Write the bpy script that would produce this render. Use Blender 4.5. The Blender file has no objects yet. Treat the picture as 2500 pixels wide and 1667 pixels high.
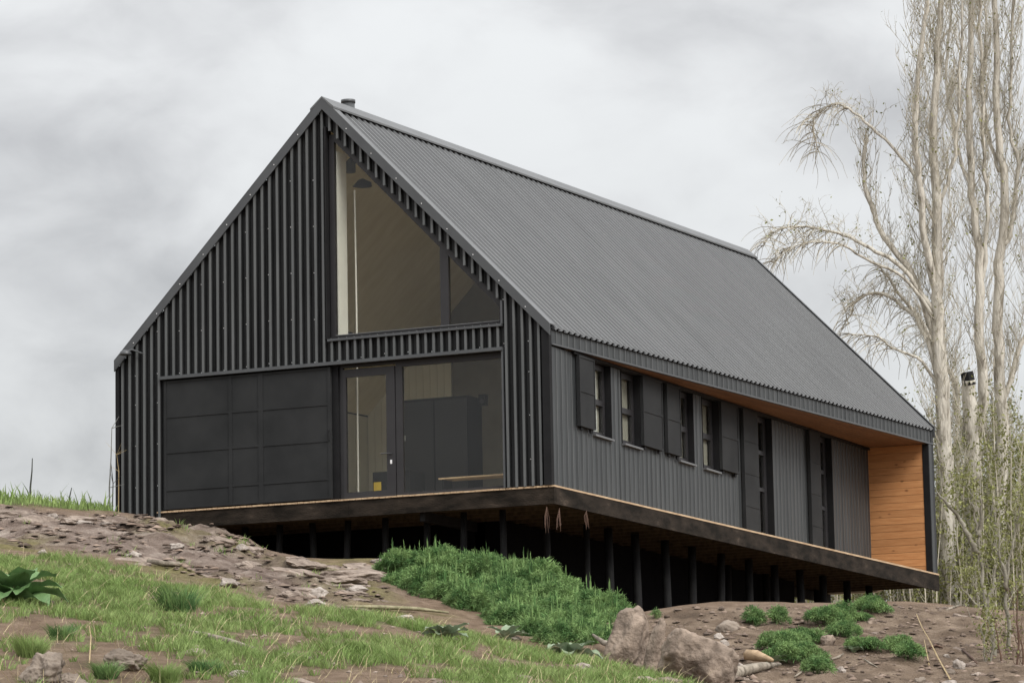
import bpy, bmesh, math, random
import numpy as np
from mathutils import Vector, Matrix, noise as mnoise

random.seed(7); rng = np.random.default_rng(11)
sc = bpy.context.scene
COL = sc.collection

# ------------------------------------------------------------------ camera
CAM = np.array([24.3295, -52.7590, -6.0009]); FPX = 8238.85
YAW, PITCH, ROLL = -0.443576, 0.145616, -0.01892
def cam_axes():
    f = np.array([math.sin(YAW)*math.cos(PITCH), math.cos(YAW)*math.cos(PITCH), math.sin(PITCH)])
    r = np.cross(f, [0, 0, 1]); r /= np.linalg.norm(r); u = np.cross(r, f)
    c, s = math.cos(ROLL), math.sin(ROLL)
    return c*r+s*u, -s*r+c*u, f
CR, CU, CF = cam_axes()
cd = bpy.data.cameras.new('camera'); cam = bpy.data.objects.new('camera', cd); COL.objects.link(cam)
M = Matrix(((CR[0], CU[0], -CF[0], CAM[0]), (CR[1], CU[1], -CF[1], CAM[1]), (CR[2], CU[2], -CF[2], CAM[2]), (0, 0, 0, 1)))
cam.matrix_world = M
cd.sensor_width = 36; cd.lens = FPX*36/2500; cd.clip_start = 1; cd.clip_end = 6000
sc.camera = cam

# ------------------------------------------------------------------ sky and sun
SUN_AZ, SUN_EL = math.radians(118), math.radians(40)     # azimuth from +y towards +x
w = bpy.data.worlds.new('World'); sc.world = w; w.use_nodes = True
nt = w.node_tree; nt.nodes.clear()
def N(t, **k):
    n = nt.nodes.new(t)
    for a, b in k.items(): setattr(n, a, b)
    return n
def math_node(op, a, b=None, tree=None):
    n = (tree or nt).nodes.new('ShaderNodeMath'); n.operation = op
    for i, x in enumerate((a, b)):
        if x is None: continue
        if isinstance(x, (int, float)): n.inputs[i].default_value = x
        else: (tree or nt).links.new(x, n.inputs[i])
    return n.outputs[0]
out = N('ShaderNodeOutputWorld'); bg = N('ShaderNodeBackground'); bg.inputs[1].default_value = 0.1
nt.links.new(bg.outputs[0], out.inputs[0])
sky = N('ShaderNodeTexSky', sky_type='NISHITA', sun_disc=False); sky.sun_elevation = SUN_EL; sky.sun_rotation = SUN_AZ
tc = N('ShaderNodeTexCoord')
sep = N('ShaderNodeSeparateXYZ'); nt.links.new(tc.outputs['Generated'], sep.inputs[0])
mp = N('ShaderNodeMapping'); mp.inputs['Rotation'].default_value = (0.35, 0.45, 0.0); mp.inputs['Scale'].default_value = (1.0, 1.0, 1.75)
mp.inputs['Location'].default_value = (0.16, 0.07, 0.07)
nt.links.new(tc.outputs['Generated'], mp.inputs[0])
n1 = N('ShaderNodeTexNoise'); n1.inputs['Scale'].default_value = 8.5; n1.inputs['Detail'].default_value = 4; n1.inputs['Roughness'].default_value = 0.42; n1.inputs['Distortion'].default_value = 0.35
n2 = N('ShaderNodeTexNoise'); n2.inputs['Scale'].default_value = 24; n2.inputs['Detail'].default_value = 6; n2.inputs['Roughness'].default_value = 0.52; n2.inputs['Distortion'].default_value = 0.3
for n in (n1, n2): nt.links.new(mp.outputs[0], n.inputs['Vector'])
cl = math_node('ADD', math_node('MULTIPLY', n1.outputs[0], 0.62), math_node('MULTIPLY', n2.outputs[0], 0.38))
ramp = N('ShaderNodeValToRGB'); nt.links.new(cl, ramp.inputs[0])
cr = ramp.color_ramp; cr.interpolation = 'B_SPLINE'
cr.elements[0].position = 0.32; cr.elements[0].color = (0.395, 0.395, 0.402, 1)
cr.elements[1].position = 0.62; cr.elements[1].color = (0.735, 0.745, 0.745, 1)
e = cr.elements.new(0.49); e.color = (0.645, 0.648, 0.65, 1)
# an overcast sky brightens towards the zenith and softly towards the veiled sun
zpos = math_node('MAXIMUM', sep.outputs[2], 0.0)
grad = math_node('ADD', math_node('MULTIPLY', zpos, 1.5), 0.88)
dot = N('ShaderNodeVectorMath', operation='DOT_PRODUCT')
dot.inputs[1].default_value = (math.sin(SUN_AZ)*math.cos(SUN_EL), math.cos(SUN_AZ)*math.cos(SUN_EL), math.sin(SUN_EL))
nt.links.new(tc.outputs['Generated'], dot.inputs[0])
glow = math_node('ADD', math_node('MULTIPLY', math_node('POWER', math_node('MAXIMUM', dot.outputs['Value'], 0.0), 2.0), 1.0), 0.90)
lum = math_node('MULTIPLY', math_node('MULTIPLY', grad, glow), 6.6)
cs = N('ShaderNodeVectorMath', operation='SCALE'); nt.links.new(ramp.outputs[0], cs.inputs[0]); nt.links.new(lum, cs.inputs['Scale'])
mx = N('ShaderNodeMix', data_type='RGBA'); mx.inputs[0].default_value = 0.94
nt.links.new(sky.outputs[0], mx.inputs[6]); nt.links.new(cs.outputs[0], mx.inputs[7]); nt.links.new(mx.outputs[2], bg.inputs[0])
sl = bpy.data.lights.new('sun', 'SUN'); sl.energy = 1.5; sl.angle = math.radians(24); sl.color = (1, 0.96, 0.9)
sun = bpy.data.objects.new('sun', sl); COL.objects.link(sun)
sd = Vector((math.sin(SUN_AZ)*math.cos(SUN_EL), math.cos(SUN_AZ)*math.cos(SUN_EL), math.sin(SUN_EL)))
sun.rotation_euler = sd.to_track_quat('Z', 'Y').to_euler(); sun.location = (0, 0, 40)
vs = sc.view_settings; vs.view_transform = 'Standard'; vs.look = 'None'; vs.exposure = 0.75; vs.gamma = 1; vs.use_curve_mapping = False
sc.render.engine = 'CYCLES'
cy = sc.cycles; cy.use_denoising = True; cy.denoiser = 'OPENIMAGEDENOISE'; cy.denoising_prefilter = 'ACCURATE'; cy.denoising_input_passes = 'RGB_ALBEDO_NORMAL'; cy.max_bounces = 7; cy.diffuse_bounces = 4; cy.glossy_bounces = 3
cy.transparent_max_bounces = 12; cy.caustics_reflective = False; cy.caustics_refractive = False; cy.sample_clamp_indirect = 6
sc.render.film_transparent = False

# ------------------------------------------------------------------ helpers
def pix(u, v, D):
    """world point seen at photo pixel (u, v) at depth D metres"""
    return CAM + D*(CF + (u-1250)/FPX*CR + (833.5-v)/FPX*CU)
def project(P):
    q = np.asarray(P) - CAM
    z = q@CF
    return 1250+FPX*(q@CR)/z, 833.5-FPX*(q@CU)/z, z

_mats = {}
def mat(name, c1, c2=None, scale=8.0, rough=0.8, bump=0.0, bscale=40.0, spec=0.5, stretch=(1, 1, 1), detail=6, lo=0.35, hi=0.65, island=0.0, trans=0.0, c3=None):
    m = bpy.data.materials.new(name); m.use_nodes = True; t = m.node_tree
    b = t.nodes['Principled BSDF']; b.inputs['Roughness'].default_value = rough
    b.inputs['Specular IOR Level'].default_value = spec
    geo = t.nodes.new('ShaderNodeNewGeometry')
    mpn = t.nodes.new('ShaderNodeMapping'); mpn.inputs['Scale'].default_value = stretch
    t.links.new(geo.outputs['Position'], mpn.inputs[0])
    nz = t.nodes.new('ShaderNodeTexNoise'); nz.inputs['Scale'].default_value = scale; nz.inputs['Detail'].default_value = detail
    nz.inputs['Roughness'].default_value = 0.6
    t.links.new(mpn.outputs[0], nz.inputs['Vector'])
    rp = t.nodes.new('ShaderNodeValToRGB'); t.links.new(nz.outputs[0], rp.inputs[0])
    c2 = c2 or c1
    rp.color_ramp.elements[0].position = lo; rp.color_ramp.elements[0].color = (*c1, 1)
    rp.color_ramp.elements[1].position = hi; rp.color_ramp.elements[1].color = (*c2, 1)
    if c3:
        el = rp.color_ramp.elements.new(hi+0.12); el.color = (*c3, 1)
    col = rp.outputs[0]
    if island:
        hs = t.nodes.new('ShaderNodeHueSaturation')
        mr = t.nodes.new('ShaderNodeMapRange'); t.links.new(geo.outputs['Random Per Island'], mr.inputs[0])
        mr.inputs[3].default_value = 1-island; mr.inputs[4].default_value = 1+island
        t.links.new(mr.outputs[0], hs.inputs['Value']); t.links.new(col, hs.inputs['Color']); col = hs.outputs[0]
    t.links.new(col, b.inputs['Base Color'])
    if bump:
        nb = t.nodes.new('ShaderNodeTexNoise'); nb.inputs['Scale'].default_value = bscale; nb.inputs['Detail'].default_value = 6
        t.links.new(mpn.outputs[0], nb.inputs['Vector'])
        bp = t.nodes.new('ShaderNodeBump'); bp.inputs['Strength'].default_value = bump; bp.inputs['Distance'].default_value = 0.05
        t.links.new(nb.outputs[0], bp.inputs['Height']); t.links.new(bp.outputs[0], b.inputs['Normal'])
    if trans:
        tr = t.nodes.new('ShaderNodeBsdfTranslucent'); t.links.new(col, tr.inputs[0])
        ms = t.nodes.new('ShaderNodeMixShader'); ms.inputs[0].default_value = trans
        t.links.new(b.outputs[0], ms.inputs[1]); t.links.new(tr.outputs[0], ms.inputs[2])
        t.links.new(ms.outputs[0], t.nodes['Material Output'].inputs[0])
    _mats[name] = m
    return m

METAL = mat('dark_painted_metal', (0.034, 0.037, 0.039), (0.052, 0.056, 0.058), 1.6, 0.42, 0.05, 2.2, 0.28, (4, 4, 0.35))
SHEETF = mat('shaded_sheet', (0.016, 0.0165, 0.0175), (0.026, 0.027, 0.028), 1.6, 0.5, 0.05, 2.2, 0.22, (4, 4, 0.35))  # front sheet darkened to paint the shade between the ribs
LIT_RIB = mat('lit_rib_metal', (0.082, 0.087, 0.089), (0.112, 0.117, 0.119), 1.6, 0.5, 0.05, 2.2, 0.25, (4, 4, 0.35))  # lighter copy of the sheet metal, stands for light on the ribs
ROOFM = mat('roof_metal', (0.042, 0.044, 0.046), (0.060, 0.062, 0.064), 1.2, 0.30, 0.04, 2, 0.6, (0.5, 3, 0.5))
TRIM = mat('metal_trim', (0.055, 0.058, 0.062), (0.066, 0.070, 0.074), 1.5, 0.42, 0, 3, 0.5)
FRAME = mat('window_frame_paint', (0.021, 0.020, 0.022), (0.027, 0.026, 0.028), 2, 0.45, 0, 3, 0.4)
PANELM = mat('shutter_mesh_metal', (0.018, 0.019, 0.020), (0.027, 0.028, 0.029), 1.2, 0.75, 0.08, 120, 0.18)
BLACK = mat('black_paint', (0.008, 0.008, 0.009), (0.012, 0.012, 0.013), 3, 0.7, 0, 3, 0.2)
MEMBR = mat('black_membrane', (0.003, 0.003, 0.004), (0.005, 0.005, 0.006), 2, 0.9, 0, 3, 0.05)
CAP = mat('cap_metal', (0.10, 0.104, 0.108), (0.12, 0.124, 0.128), 2, 0.45, 0, 3, 0.4)
LIT_ROOF_RIB = mat('lit_roof_rib_metal', (0.12, 0.124, 0.128), (0.155, 0.16, 0.165), 1.2, 0.35, 0, 3, 0.5, (0.5, 3, 0.5))  # lighter roof metal, stands for shine on the rib crests
SILL = mat('sill_metal', (0.10, 0.104, 0.108), (0.13, 0.132, 0.136), 2, 0.45, 0, 3, 0.5)
def board_variety(m, amt, knots):
    t = m.node_tree; b = t.nodes['Principled BSDF']; src = b.inputs['Base Color'].links[0].from_socket
    oi = t.nodes.new('ShaderNodeObjectInfo'); mr = t.nodes.new('ShaderNodeMapRange'); t.links.new(oi.outputs['Random'], mr.inputs[0]); mr.inputs[3].default_value = 1-amt; mr.inputs[4].default_value = 1+amt
    hs = t.nodes.new('ShaderNodeHueSaturation'); t.links.new(src, hs.inputs['Color']); t.links.new(mr.outputs[0], hs.inputs['Value'])
    geo = t.nodes.new('ShaderNodeNewGeometry'); mp_ = t.nodes.new('ShaderNodeMapping'); mp_.inputs['Scale'].default_value = (2.6, 1, 5.0); t.links.new(geo.outputs['Position'], mp_.inputs[0])
    vo = t.nodes.new('ShaderNodeTexVoronoi'); vo.inputs['Scale'].default_value = 1.0; t.links.new(mp_.outputs[0], vo.inputs['Vector'])
    rp = t.nodes.new('ShaderNodeValToRGB'); t.links.new(vo.outputs['Distance'], rp.inputs[0]); rp.color_ramp.elements[0].position = .06; rp.color_ramp.elements[0].color = (1, 1, 1, 1); rp.color_ramp.elements[1].position = .15; rp.color_ramp.elements[1].color = (0, 0, 0, 1)
    kf = t.nodes.new('ShaderNodeMath'); kf.operation = 'MULTIPLY'; kf.inputs[1].default_value = knots; t.links.new(rp.outputs[0], kf.inputs[0])
    mx_ = t.nodes.new('ShaderNodeMix'); mx_.data_type = 'RGBA'; t.links.new(kf.outputs[0], mx_.inputs[0]); t.links.new(hs.outputs[0], mx_.inputs[6]); mx_.inputs[7].default_value = (0.12, 0.045, 0.018, 1)
    t.links.new(mx_.outputs[2], b.inputs['Base Color'])
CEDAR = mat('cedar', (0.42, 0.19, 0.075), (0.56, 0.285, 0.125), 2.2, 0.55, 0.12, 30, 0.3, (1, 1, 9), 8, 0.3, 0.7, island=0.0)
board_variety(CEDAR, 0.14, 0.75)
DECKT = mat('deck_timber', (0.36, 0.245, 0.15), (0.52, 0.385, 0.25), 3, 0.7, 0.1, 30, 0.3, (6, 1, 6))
EDGEB = mat('stained_edge_board', (0.010, 0.008, 0.006), (0.034, 0.026, 0.020), 1.6, 0.8, 0.3, 20, 0.12, (1, 1, 3), 8, 0.38, 0.62, c3=(0.085, 0.065, 0.05))
SOFFIT = mat('soffit_cedar_shaded', (0.17, 0.085, 0.045), (0.25, 0.13, 0.07), 2.2, 0.6, 0.1, 30, 0.2, (9, 1, 1))  # cedar darkened to paint the shade under the eave
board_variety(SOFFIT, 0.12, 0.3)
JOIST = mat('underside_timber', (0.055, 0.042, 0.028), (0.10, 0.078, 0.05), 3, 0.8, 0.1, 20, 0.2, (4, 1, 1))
POSTM = mat('creosoted_post', (0.006, 0.006, 0.007), (0.014, 0.014, 0.014), 4, 0.75, 0.2, 30, 0.2, (4, 4, 1))
INWALL = mat('light_interior_boards', (0.78, 0.76, 0.68), (0.82, 0.80, 0.72), 2, 0.7, 0, 3, 0.3)
PLY = mat('plywood_ceiling', (0.74, 0.66, 0.47), (0.82, 0.75, 0.57), 1.5, 0.7, 0, 3, 0.3, (1, 3, 1))
BLIND = mat('beige_blind', (0.34, 0.32, 0.28), (0.42, 0.40, 0.35), 2, 0.8)
INFLOOR = mat('interior_floor', (0.52, 0.45, 0.35), (0.60, 0.53, 0.42), 2, 0.6)
WHITE = mat('white_plastic', (0.7, 0.7, 0.68), (0.78, 0.78, 0.76), 2, 0.5)
SCREW = mat('screw_head', (0.72, 0.73, 0.74), (0.8, 0.8, 0.8), 2, 0.35)
YELLOW = mat('yellow_label', (0.55, 0.38, 0.03), (0.6, 0.42, 0.04), 2, 0.6)

def glass_mat(name, k, tint):
    m = bpy.data.materials.new(name); m.use_nodes = True; t = m.node_tree; t.nodes.clear()
    o = t.nodes.new('ShaderNodeOutputMaterial'); tr = t.nodes.new('ShaderNodeBsdfTransparent'); tr.inputs[0].default_value = (*tint, 1)
    gl = t.nodes.new('ShaderNodeBsdfGlossy'); gl.inputs['Roughness'].default_value = 0.02; gl.inputs[0].default_value = (0.95, 0.95, 0.95, 1)
    fr = t.nodes.new('ShaderNodeFresnel'); fr.inputs[0].default_value = 1.5
    nz = t.nodes.new('ShaderNodeTexNoise'); nz.inputs['Scale'].default_value = 1.2; bp = t.nodes.new('ShaderNodeBump'); bp.inputs['Strength'].default_value = 0.04
    g = t.nodes.new('ShaderNodeNewGeometry'); t.links.new(g.outputs['Position'], nz.inputs['Vector'])
    t.links.new(nz.outputs[0], bp.inputs['Height']); t.links.new(bp.outputs[0], gl.inputs['Normal'])
    ms = t.nodes.new('ShaderNodeMixShader'); fm = t.nodes.new('ShaderNodeMath'); fm.operation = 'MULTIPLY'; fm.inputs[1].default_value = k; t.links.new(fr.outputs[0], fm.inputs[0]); bf = t.nodes.new('ShaderNodeMath'); bf.operation = 'SUBTRACT'; bf.inputs[0].default_value = 1.0; t.links.new(g.outputs['Backfacing'], bf.inputs[1]); f2 = t.nodes.new('ShaderNodeMath'); f2.operation = 'MULTIPLY'; t.links.new(fm.outputs[0], f2.inputs[0]); t.links.new(bf.outputs[0], f2.inputs[1]); t.links.new(f2.outputs[0], ms.inputs[0]); t.links.new(tr.outputs[0], ms.inputs[1]); t.links.new(gl.outputs[0], ms.inputs[2])
    t.links.new(ms.outputs[0], o.inputs[0]); return m
GLASS = glass_mat('window_glass', 1.05, (0.95, 0.95, 0.92)); GLASS2 = glass_mat('side_window_glass', 1.6, (0.93, 0.94, 0.92))

class MB:
    def __init__(s): s.v = []; s.f = []
    def quad(s, a, b, c, d):
        n = len(s.v); s.v += [tuple(a), tuple(b), tuple(c), tuple(d)]; s.f.append((n, n+1, n+2, n+3)); return s
    def poly(s, pts):
        n = len(s.v); s.v += [tuple(p) for p in pts]; s.f.append(tuple(range(n, n+len(pts)))); return s
    def box(s, x0, x1, y0, y1, z0, z1):
        n = len(s.v)
        s.v += [(x0, y0, z0), (x1, y0, z0), (x1, y1, z0), (x0, y1, z0), (x0, y0, z1), (x1, y0, z1), (x1, y1, z1), (x0, y1, z1)]
        s.f += [tuple(n+i for i in q) for q in ((0, 3, 2, 1), (4, 5, 6, 7), (0, 1, 5, 4), (1, 2, 6, 5), (2, 3, 7, 6), (3, 0, 4, 7))]; return s
    def hexa(s, p):   # 8 points: bottom loop, top loop
        n = len(s.v); s.v += [tuple(q) for q in p]
        s.f += [tuple(n+i for i in q) for q in ((0, 3, 2, 1), (4, 5, 6, 7), (0, 1, 5, 4), (1, 2, 6, 5), (2, 3, 7, 6), (3, 0, 4, 7))]; return s
    def prism(s, loop, off):   # extrude a polygon by vector off
        off = np.array(off, float); n = len(loop)
        a = [np.array(p, float) for p in loop]; b = [p+off for p in a]
        k = len(s.v); s.v += [tuple(p) for p in a+b]
        s.f.append(tuple(range(k, k+n))); s.f.append(tuple(range(k+2*n-1, k+n-1, -1)))
        for i in range(n):
            j = (i+1) % n; s.f.append((k+i, k+n+i, k+n+j, k+j))
        return s
    def tube(s, pts, rad, sides=6, cap=True):
        pts = [np.array(p, float) for p in pts]; k0 = len(s.v); n = len(pts)
        prev = None
        for i, p in enumerate(pts):
            t = pts[min(i+1, n-1)]-pts[max(i-1, 0)]; t = t/(np.linalg.norm(t)+1e-9)
            if prev is None:
                a = np.cross(t, [0.31, 0.95, 0.1]); 
                if np.linalg.norm(a) < 1e-3: a = np.cross(t, [1, 0, 0])
            else: a = prev - t*(prev@t)
            a = a/(np.linalg.norm(a)+1e-9); prev = a; b = np.cross(t, a)
            r = rad[i] if hasattr(rad, '__len__') else rad
            for j in range(sides):
                th = 2*math.pi*j/sides; s.v.append(tuple(p+r*(math.cos(th)*a+math.sin(th)*b)))
        for i in range(n-1):
            for j in range(sides):
                j2 = (j+1) % sides; q = k0+i*sides
                s.f.append((q+j, q+j2, q+sides+j2, q+sides+j))
        if cap:
            s.f.append(tuple(k0+j for j in range(sides))[::-1]); s.f.append(tuple(k0+(n-1)*sides+j for j in range(sides)))
        return s
    def build(s, name, m, parent=None, smooth=False, fn=None, mesh=None):
        if mesh is None:
            me = bpy.data.meshes.new(name)
            v = [fn(p) for p in s.v] if fn else s.v
            me.from_pydata(v, [], s.f); me.materials.append(m)
            if smooth: me.polygons.foreach_set('use_smooth', [True]*len(me.polygons))
            me.update()
        else: me = mesh
        o = bpy.data.objects.new(name, me); COL.objects.link(o)
        if parent: o.parent = parent
        return o
def np_mesh(name, V, F, m, parent=None, smooth=False):
    me = bpy.data.meshes.new(name); V = np.asarray(V, np.float32); F = np.asarray(F, np.int32); k = F.shape[1]
    me.vertices.add(len(V)); me.vertices.foreach_set('co', V.ravel())
    me.loops.add(F.size); me.loops.foreach_set('vertex_index', F.ravel())
    me.polygons.add(len(F)); me.polygons.foreach_set('loop_start', np.arange(0, F.size, k, dtype=np.int32))
    me.polygons.foreach_set('loop_total', np.full(len(F), k, np.int32))
    if smooth: me.polygons.foreach_set('use_smooth', np.ones(len(F), bool))
    me.update(calc_edges=True); me.materials.append(m)
    o = bpy.data.objects.new(name, me); COL.objects.link(o)
    if parent: o.parent = parent
    return o
def thing(name, label, cat, loc=(0, 0, 0), group=None):
    o = bpy.data.objects.new(name, None); COL.objects.link(o); o.location = loc; o.empty_display_size = 0.2
    o['label'] = label; o['category'] = cat
    if group: o['group'] = group
    return o
def tag(o, label=None, cat=None, group=None, kind=None):
    if label: o['label'] = label
    if cat: o['category'] = cat
    if group: o['group'] = group
    if kind: o['kind'] = kind
    return o

# numpy value noise
_perm = rng.permutation(512).astype(np.int64); _val = rng.random(512)
def vnoise(x, y):
    xi = np.floor(x).astype(np.int64); yi = np.floor(y).astype(np.int64); fx = x-xi; fy = y-yi
    fx = fx*fx*(3-2*fx); fy = fy*fy*(3-2*fy)
    h = lambda a, b: _val[(_perm[(_perm[a & 511]+b) & 511])]
    return (h(xi, yi)*(1-fx)+h(xi+1, yi)*fx)*(1-fy)+(h(xi, yi+1)*(1-fx)+h(xi+1, yi+1)*fx)*fy
def fbm(x, y, o=4):
    s = 0; a = 0.5
    for i in range(o):
        s = s+a*(vnoise(x*2**i+17.3*i, y*2**i-9.1*i)-0.5); a *= 0.5
    return s

# ------------------------------------------------------------------ terrain
TP = [ # photo pixel u, v and depth: points the hillside passes through
 (-250,1690,30),(0,1700,30),(600,1700,30),(1250,1700,31),(1600,1700,34),(1760,1690,38),(2100,1700,39.5),(2500,1700,40),(2750,1700,40),
 (0,1560,35),(300,1560,35),(600,1560,35.5),(900,1600,34.5),(1250,1620,36),(1500,1632,38),(-250,1500,36),
 (0,1460,40),(300,1440,41),(600,1480,40),(950,1520,40.5),(1100,1545,41),(1300,1590,42),
 (0,1340,48),(300,1375,47),(550,1425,46),(750,1480,45),(-250,1330,48),
 (0,1285,53),(300,1310,53),(500,1370,51),(700,1425,50),(800,1460,48.5),(900,1475,48.5),(1000,1490,49),(1150,1515,49),
 (0,1222,61),(150,1240,61),(-250,1205,61),(290,1257,61.5),(395,1272,60),(500,1300,58.5),(600,1335,57.5),(680,1360,57.5),(750,1378,57.5),(850,1373,57),(930,1362,56.5),
 (420,1310,56),(560,1365,54),(650,1395,54),(800,1420,53),(930,1420,53),
 (1020,1420,56),(1150,1440,56),(1300,1470,55),(1450,1500,53.5),(1250,1570,46.5),(1400,1610,45),
 (1540,1500,50),(1600,1482,49.5),(1700,1474,49),(1800,1475,49),(1900,1478,49),(1990,1482,49.5),(2060,1474,50),(2200,1466,51),(2280,1470,51),(2380,1480,50.5),(2500,1495,50),(2750,1500,50),
 (1700,1560,46),(1900,1560,46),(2100,1560,46),(2300,1560,46.5),(2500,1570,46.5),(1560,1620,42.5),(1700,1640,42),(1900,1640,42),(2200,1640,42.5),(2450,1640,43),
]
WP = [ # world points out of sight: under the house, behind it, beyond
 (-6.5,2.5,-1.9),(-4,2.5,-2.2),(-1,3,-2.9),(0,8,-2.9),(-4,8,-2.4),(-8.5,6,-0.6),(0,14,-2.9),(-2,20,-2.9),(-8,20,-1.6),(2,26,-2.9),(-10,30,-2.2),(8,8,-3.3),(8,20,-3.2),(14,0,-3.6),
 (-14,6,0.1),(-20,10,0.0),(-16,20,-1.2),(-30,25,-1.5),(-25,-10,-1.2),(-35,0,-0.6),(4,40,-2.6),(-12,50,-2.4),(20,30,-3.2),(30,-10,-5),(35,-35,-6.4),(24,-53,-7.7),(10,-55,-7.2),(-12,-40,-5.2),(-25,-50,-6),(24,-70,-8.5),(30,-25,-5.4),
]
_c = np.array([pix(*t) for t in TP] + [np.array(q, float) for q in WP])
def _kern(d): return d
_A = np.linalg.norm(_c[:, None, :2]-_c[None, :, :2], axis=2)
_n = len(_c); _P = np.c_[np.ones(_n), _c[:, :2]]
_S = np.block([[_kern(_A)+1e-6*np.eye(_n), _P], [_P.T, np.zeros((3, 3))]])
_W = np.linalg.solve(_S, np.r_[_c[:, 2], 0, 0, 0])
def base_ground(x, y):
    x = np.asarray(x, float).ravel(); y = np.asarray(y, float).ravel(); z = np.empty(len(x))
    for i in range(0, len(x), 40000):
        a, b = x[i:i+40000], y[i:i+40000]
        d = np.hypot(a[:, None]-_c[None, :, 0], b[:, None]-_c[None, :, 1])
        z[i:i+40000] = _kern(d)@_W[:_n] + _W[_n]+_W[_n+1]*a+_W[_n+2]*b
    return z
# zones, given as outlines on the photograph dropped on the hillside
def inside(poly, x, y):
    c = np.zeros(len(x), bool); n = len(poly)
    for i in range(n):
        x0, y0 = poly[i]; x1, y1 = poly[(i+1) % n]
        k = ((y0 > y) != (y1 > y)) & (x < (x1-x0)*(y-y0)/(y1-y0+1e-12)+x0); c ^= k
    return c
def hit(u, v, g=None):
    g = g or ground
    D = np.arange(24, 100, 0.25); P = CAM[None]+D[:, None]*(CF+(u-1250)/FPX*CR+(833.5-v)/FPX*CU)[None]
    d = P[:, 2]-g(P[:, 0], P[:, 1]); k = np.where(d < 0)[0]
    if len(k) == 0: return pix(u, v, 60)
    k = k[0]
    if k == 0: return P[0]
    t = d[k-1]/(d[k-1]-d[k]); return P[k-1]*(1-t)+P[k]*t
ROCKP = [(-200,1230),(0,1236),(200,1262),(400,1275),(560,1318),(700,1372),(800,1400),(900,1380),(950,1400),(950,1470),(800,1480),(700,1470),(560,1440),(440,1405),(300,1370),(100,1335),(0,1330),(-200,1330)]
MOUNDP = [(1480,1530),(1570,1495),(1700,1480),(1900,1484),(2060,1480),(2280,1476),(2520,1500),(2700,1510),(2700,1740),(1700,1740),(1600,1650),(1480,1620)]
rock_poly = [tuple(hit(u, v, base_ground)[:2]) for u, v in ROCKP]
mound_poly = [tuple(hit(u, v, base_ground)[:2]) for u, v in MOUNDP]
def zone(poly, x, y, soft=0.5):
    s = np.zeros(len(x))
    offs = [(0, 0), (soft, 0), (-soft, 0), (0, soft), (0, -soft), (soft*.7, soft*.7), (-soft*.7, soft*.7), (soft*.7, -soft*.7), (-soft*.7, -soft*.7)]
    for a, b in offs: s += inside(poly, x+a, y+b)
    return s/len(offs)
ca, sa = math.cos(math.radians(-18)), math.sin(math.radians(-18))
def ground(x, y):
    x = np.asarray(x, float).ravel(); y = np.asarray(y, float).ravel()
    z = base_ground(x, y)
    rz = zone(rock_poly, x, y, 0.6); mz = zone(mound_poly, x, y, 0.4)
    a = ca*x+sa*y; b = -sa*x+ca*y
    z = z+0.16*fbm(x*0.5, y*0.5, 3)+0.05*fbm(x*2.3, y*2.3, 3)
    led = fbm(a*0.55, b*1.5, 4); led2 = fbm(a*1.2+5, b*4.5+3, 3)
    st = led*3.0; st = (np.floor(st*2)+np.clip((st*2-np.floor(st*2))*2.2, 0, 1))/2/3.0
    z = z+rz*(0.62*st+0.3*led2)
    z = z+mz*(0.22*fbm(x*1.3, y*1.3, 4)+0.12*fbm(x*4, y*4, 3))
    return z

# ------------------------------------------------------------------ house
W_, L_, H_, R_ = 8.81733, 20.76658, 2.855, 4.46175
BAND = 0.403; DT = 0.3116; ZR, ZD = 0.31, -0.2547
SL = R_/(W_/2); RX = -W_/2
def warp(p):
    x, y, z = p; t = min(max(y/L_, -0.05), 1.1)
    k = min(max(z/2.8, -0.2), 1.0)
    return (x, y, z+t*(ZD+(ZR-ZD)*k))
def roof_z(x): return H_+R_-abs(x-RX)*SL
house = thing('house', 'black corrugated metal gabled house raised on posts above the slope', 'house')
def hb(mb, name, m, parent=house, smooth=False): return mb.build(name, m, parent, smooth, fn=warp)

PITCH_W = 0.1573
def prof(s, pitch, depth, fr=(0.30, 0.47, 0.83, 1.0)):
    """flat valley, steep flank, flat crest, steep flank"""
    k = (s/pitch) % 1.0
    a, b, c, d = fr
    if k < a: return 0.0
    if k < b: return depth*(k-a)/(b-a)
    if k < c: return depth
    return depth*(d-k)/(d-c)
def corr(s0, s1, pitch, depth, zb, zt, to, openings=(), fr=(0.30, 0.47, 0.83, 1.0)):
    mb = MB(); br = {s0, s1}
    k0 = int(math.floor(s0/pitch))-1
    for k in range(k0, int(math.ceil(s1/pitch))+2):
        for f in (0,)+tuple(fr[:3]):
            q = (k+f)*pitch
            if s0 < q < s1: br.add(q)
    for o in openings:
        for q in (o[0], o[1]):
            if s0 < q < s1: br.add(q)
    br = sorted(br)
    eps = 1e-6
    for a, b in zip(br[:-1], br[1:]):
        if b-a < 1e-5: continue
        da, db = prof(a+eps, pitch, depth, fr), prof(b-eps, pitch, depth, fr); m = (a+b)/2
        iv = [(zb(a), zb(b), zt(a), zt(b))]
        for o in openings:
            if o[0] < m < o[1]:
                new = []
                for (b0, b1, t0, t1) in iv:
                    ob0, ob1, ot0, ot1 = o[2](a), o[2](b), o[3](a), o[3](b)
                    if (ob0+ob1) >= (t0+t1) or (ot0+ot1) <= (b0+b1): new.append((b0, b1, t0, t1)); continue
                    if (ob0+ob1) > (b0+b1)+1e-4: new.append((b0, b1, min(ob0, t0), min(ob1, t1)))
                    if (ot0+ot1) < (t0+t1)-1e-4: new.append((max(ot0, b0), max(ot1, b1), t0, t1))
                iv = new
        for (b0, b1, t0, t1) in iv:
            if (t0+t1)-(b0+b1) < 1e-3: continue
            mb.quad(to(a, da, b0), to(b, db, b1), to(b, db, t1), to(a, da, t0))
    return mb
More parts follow.
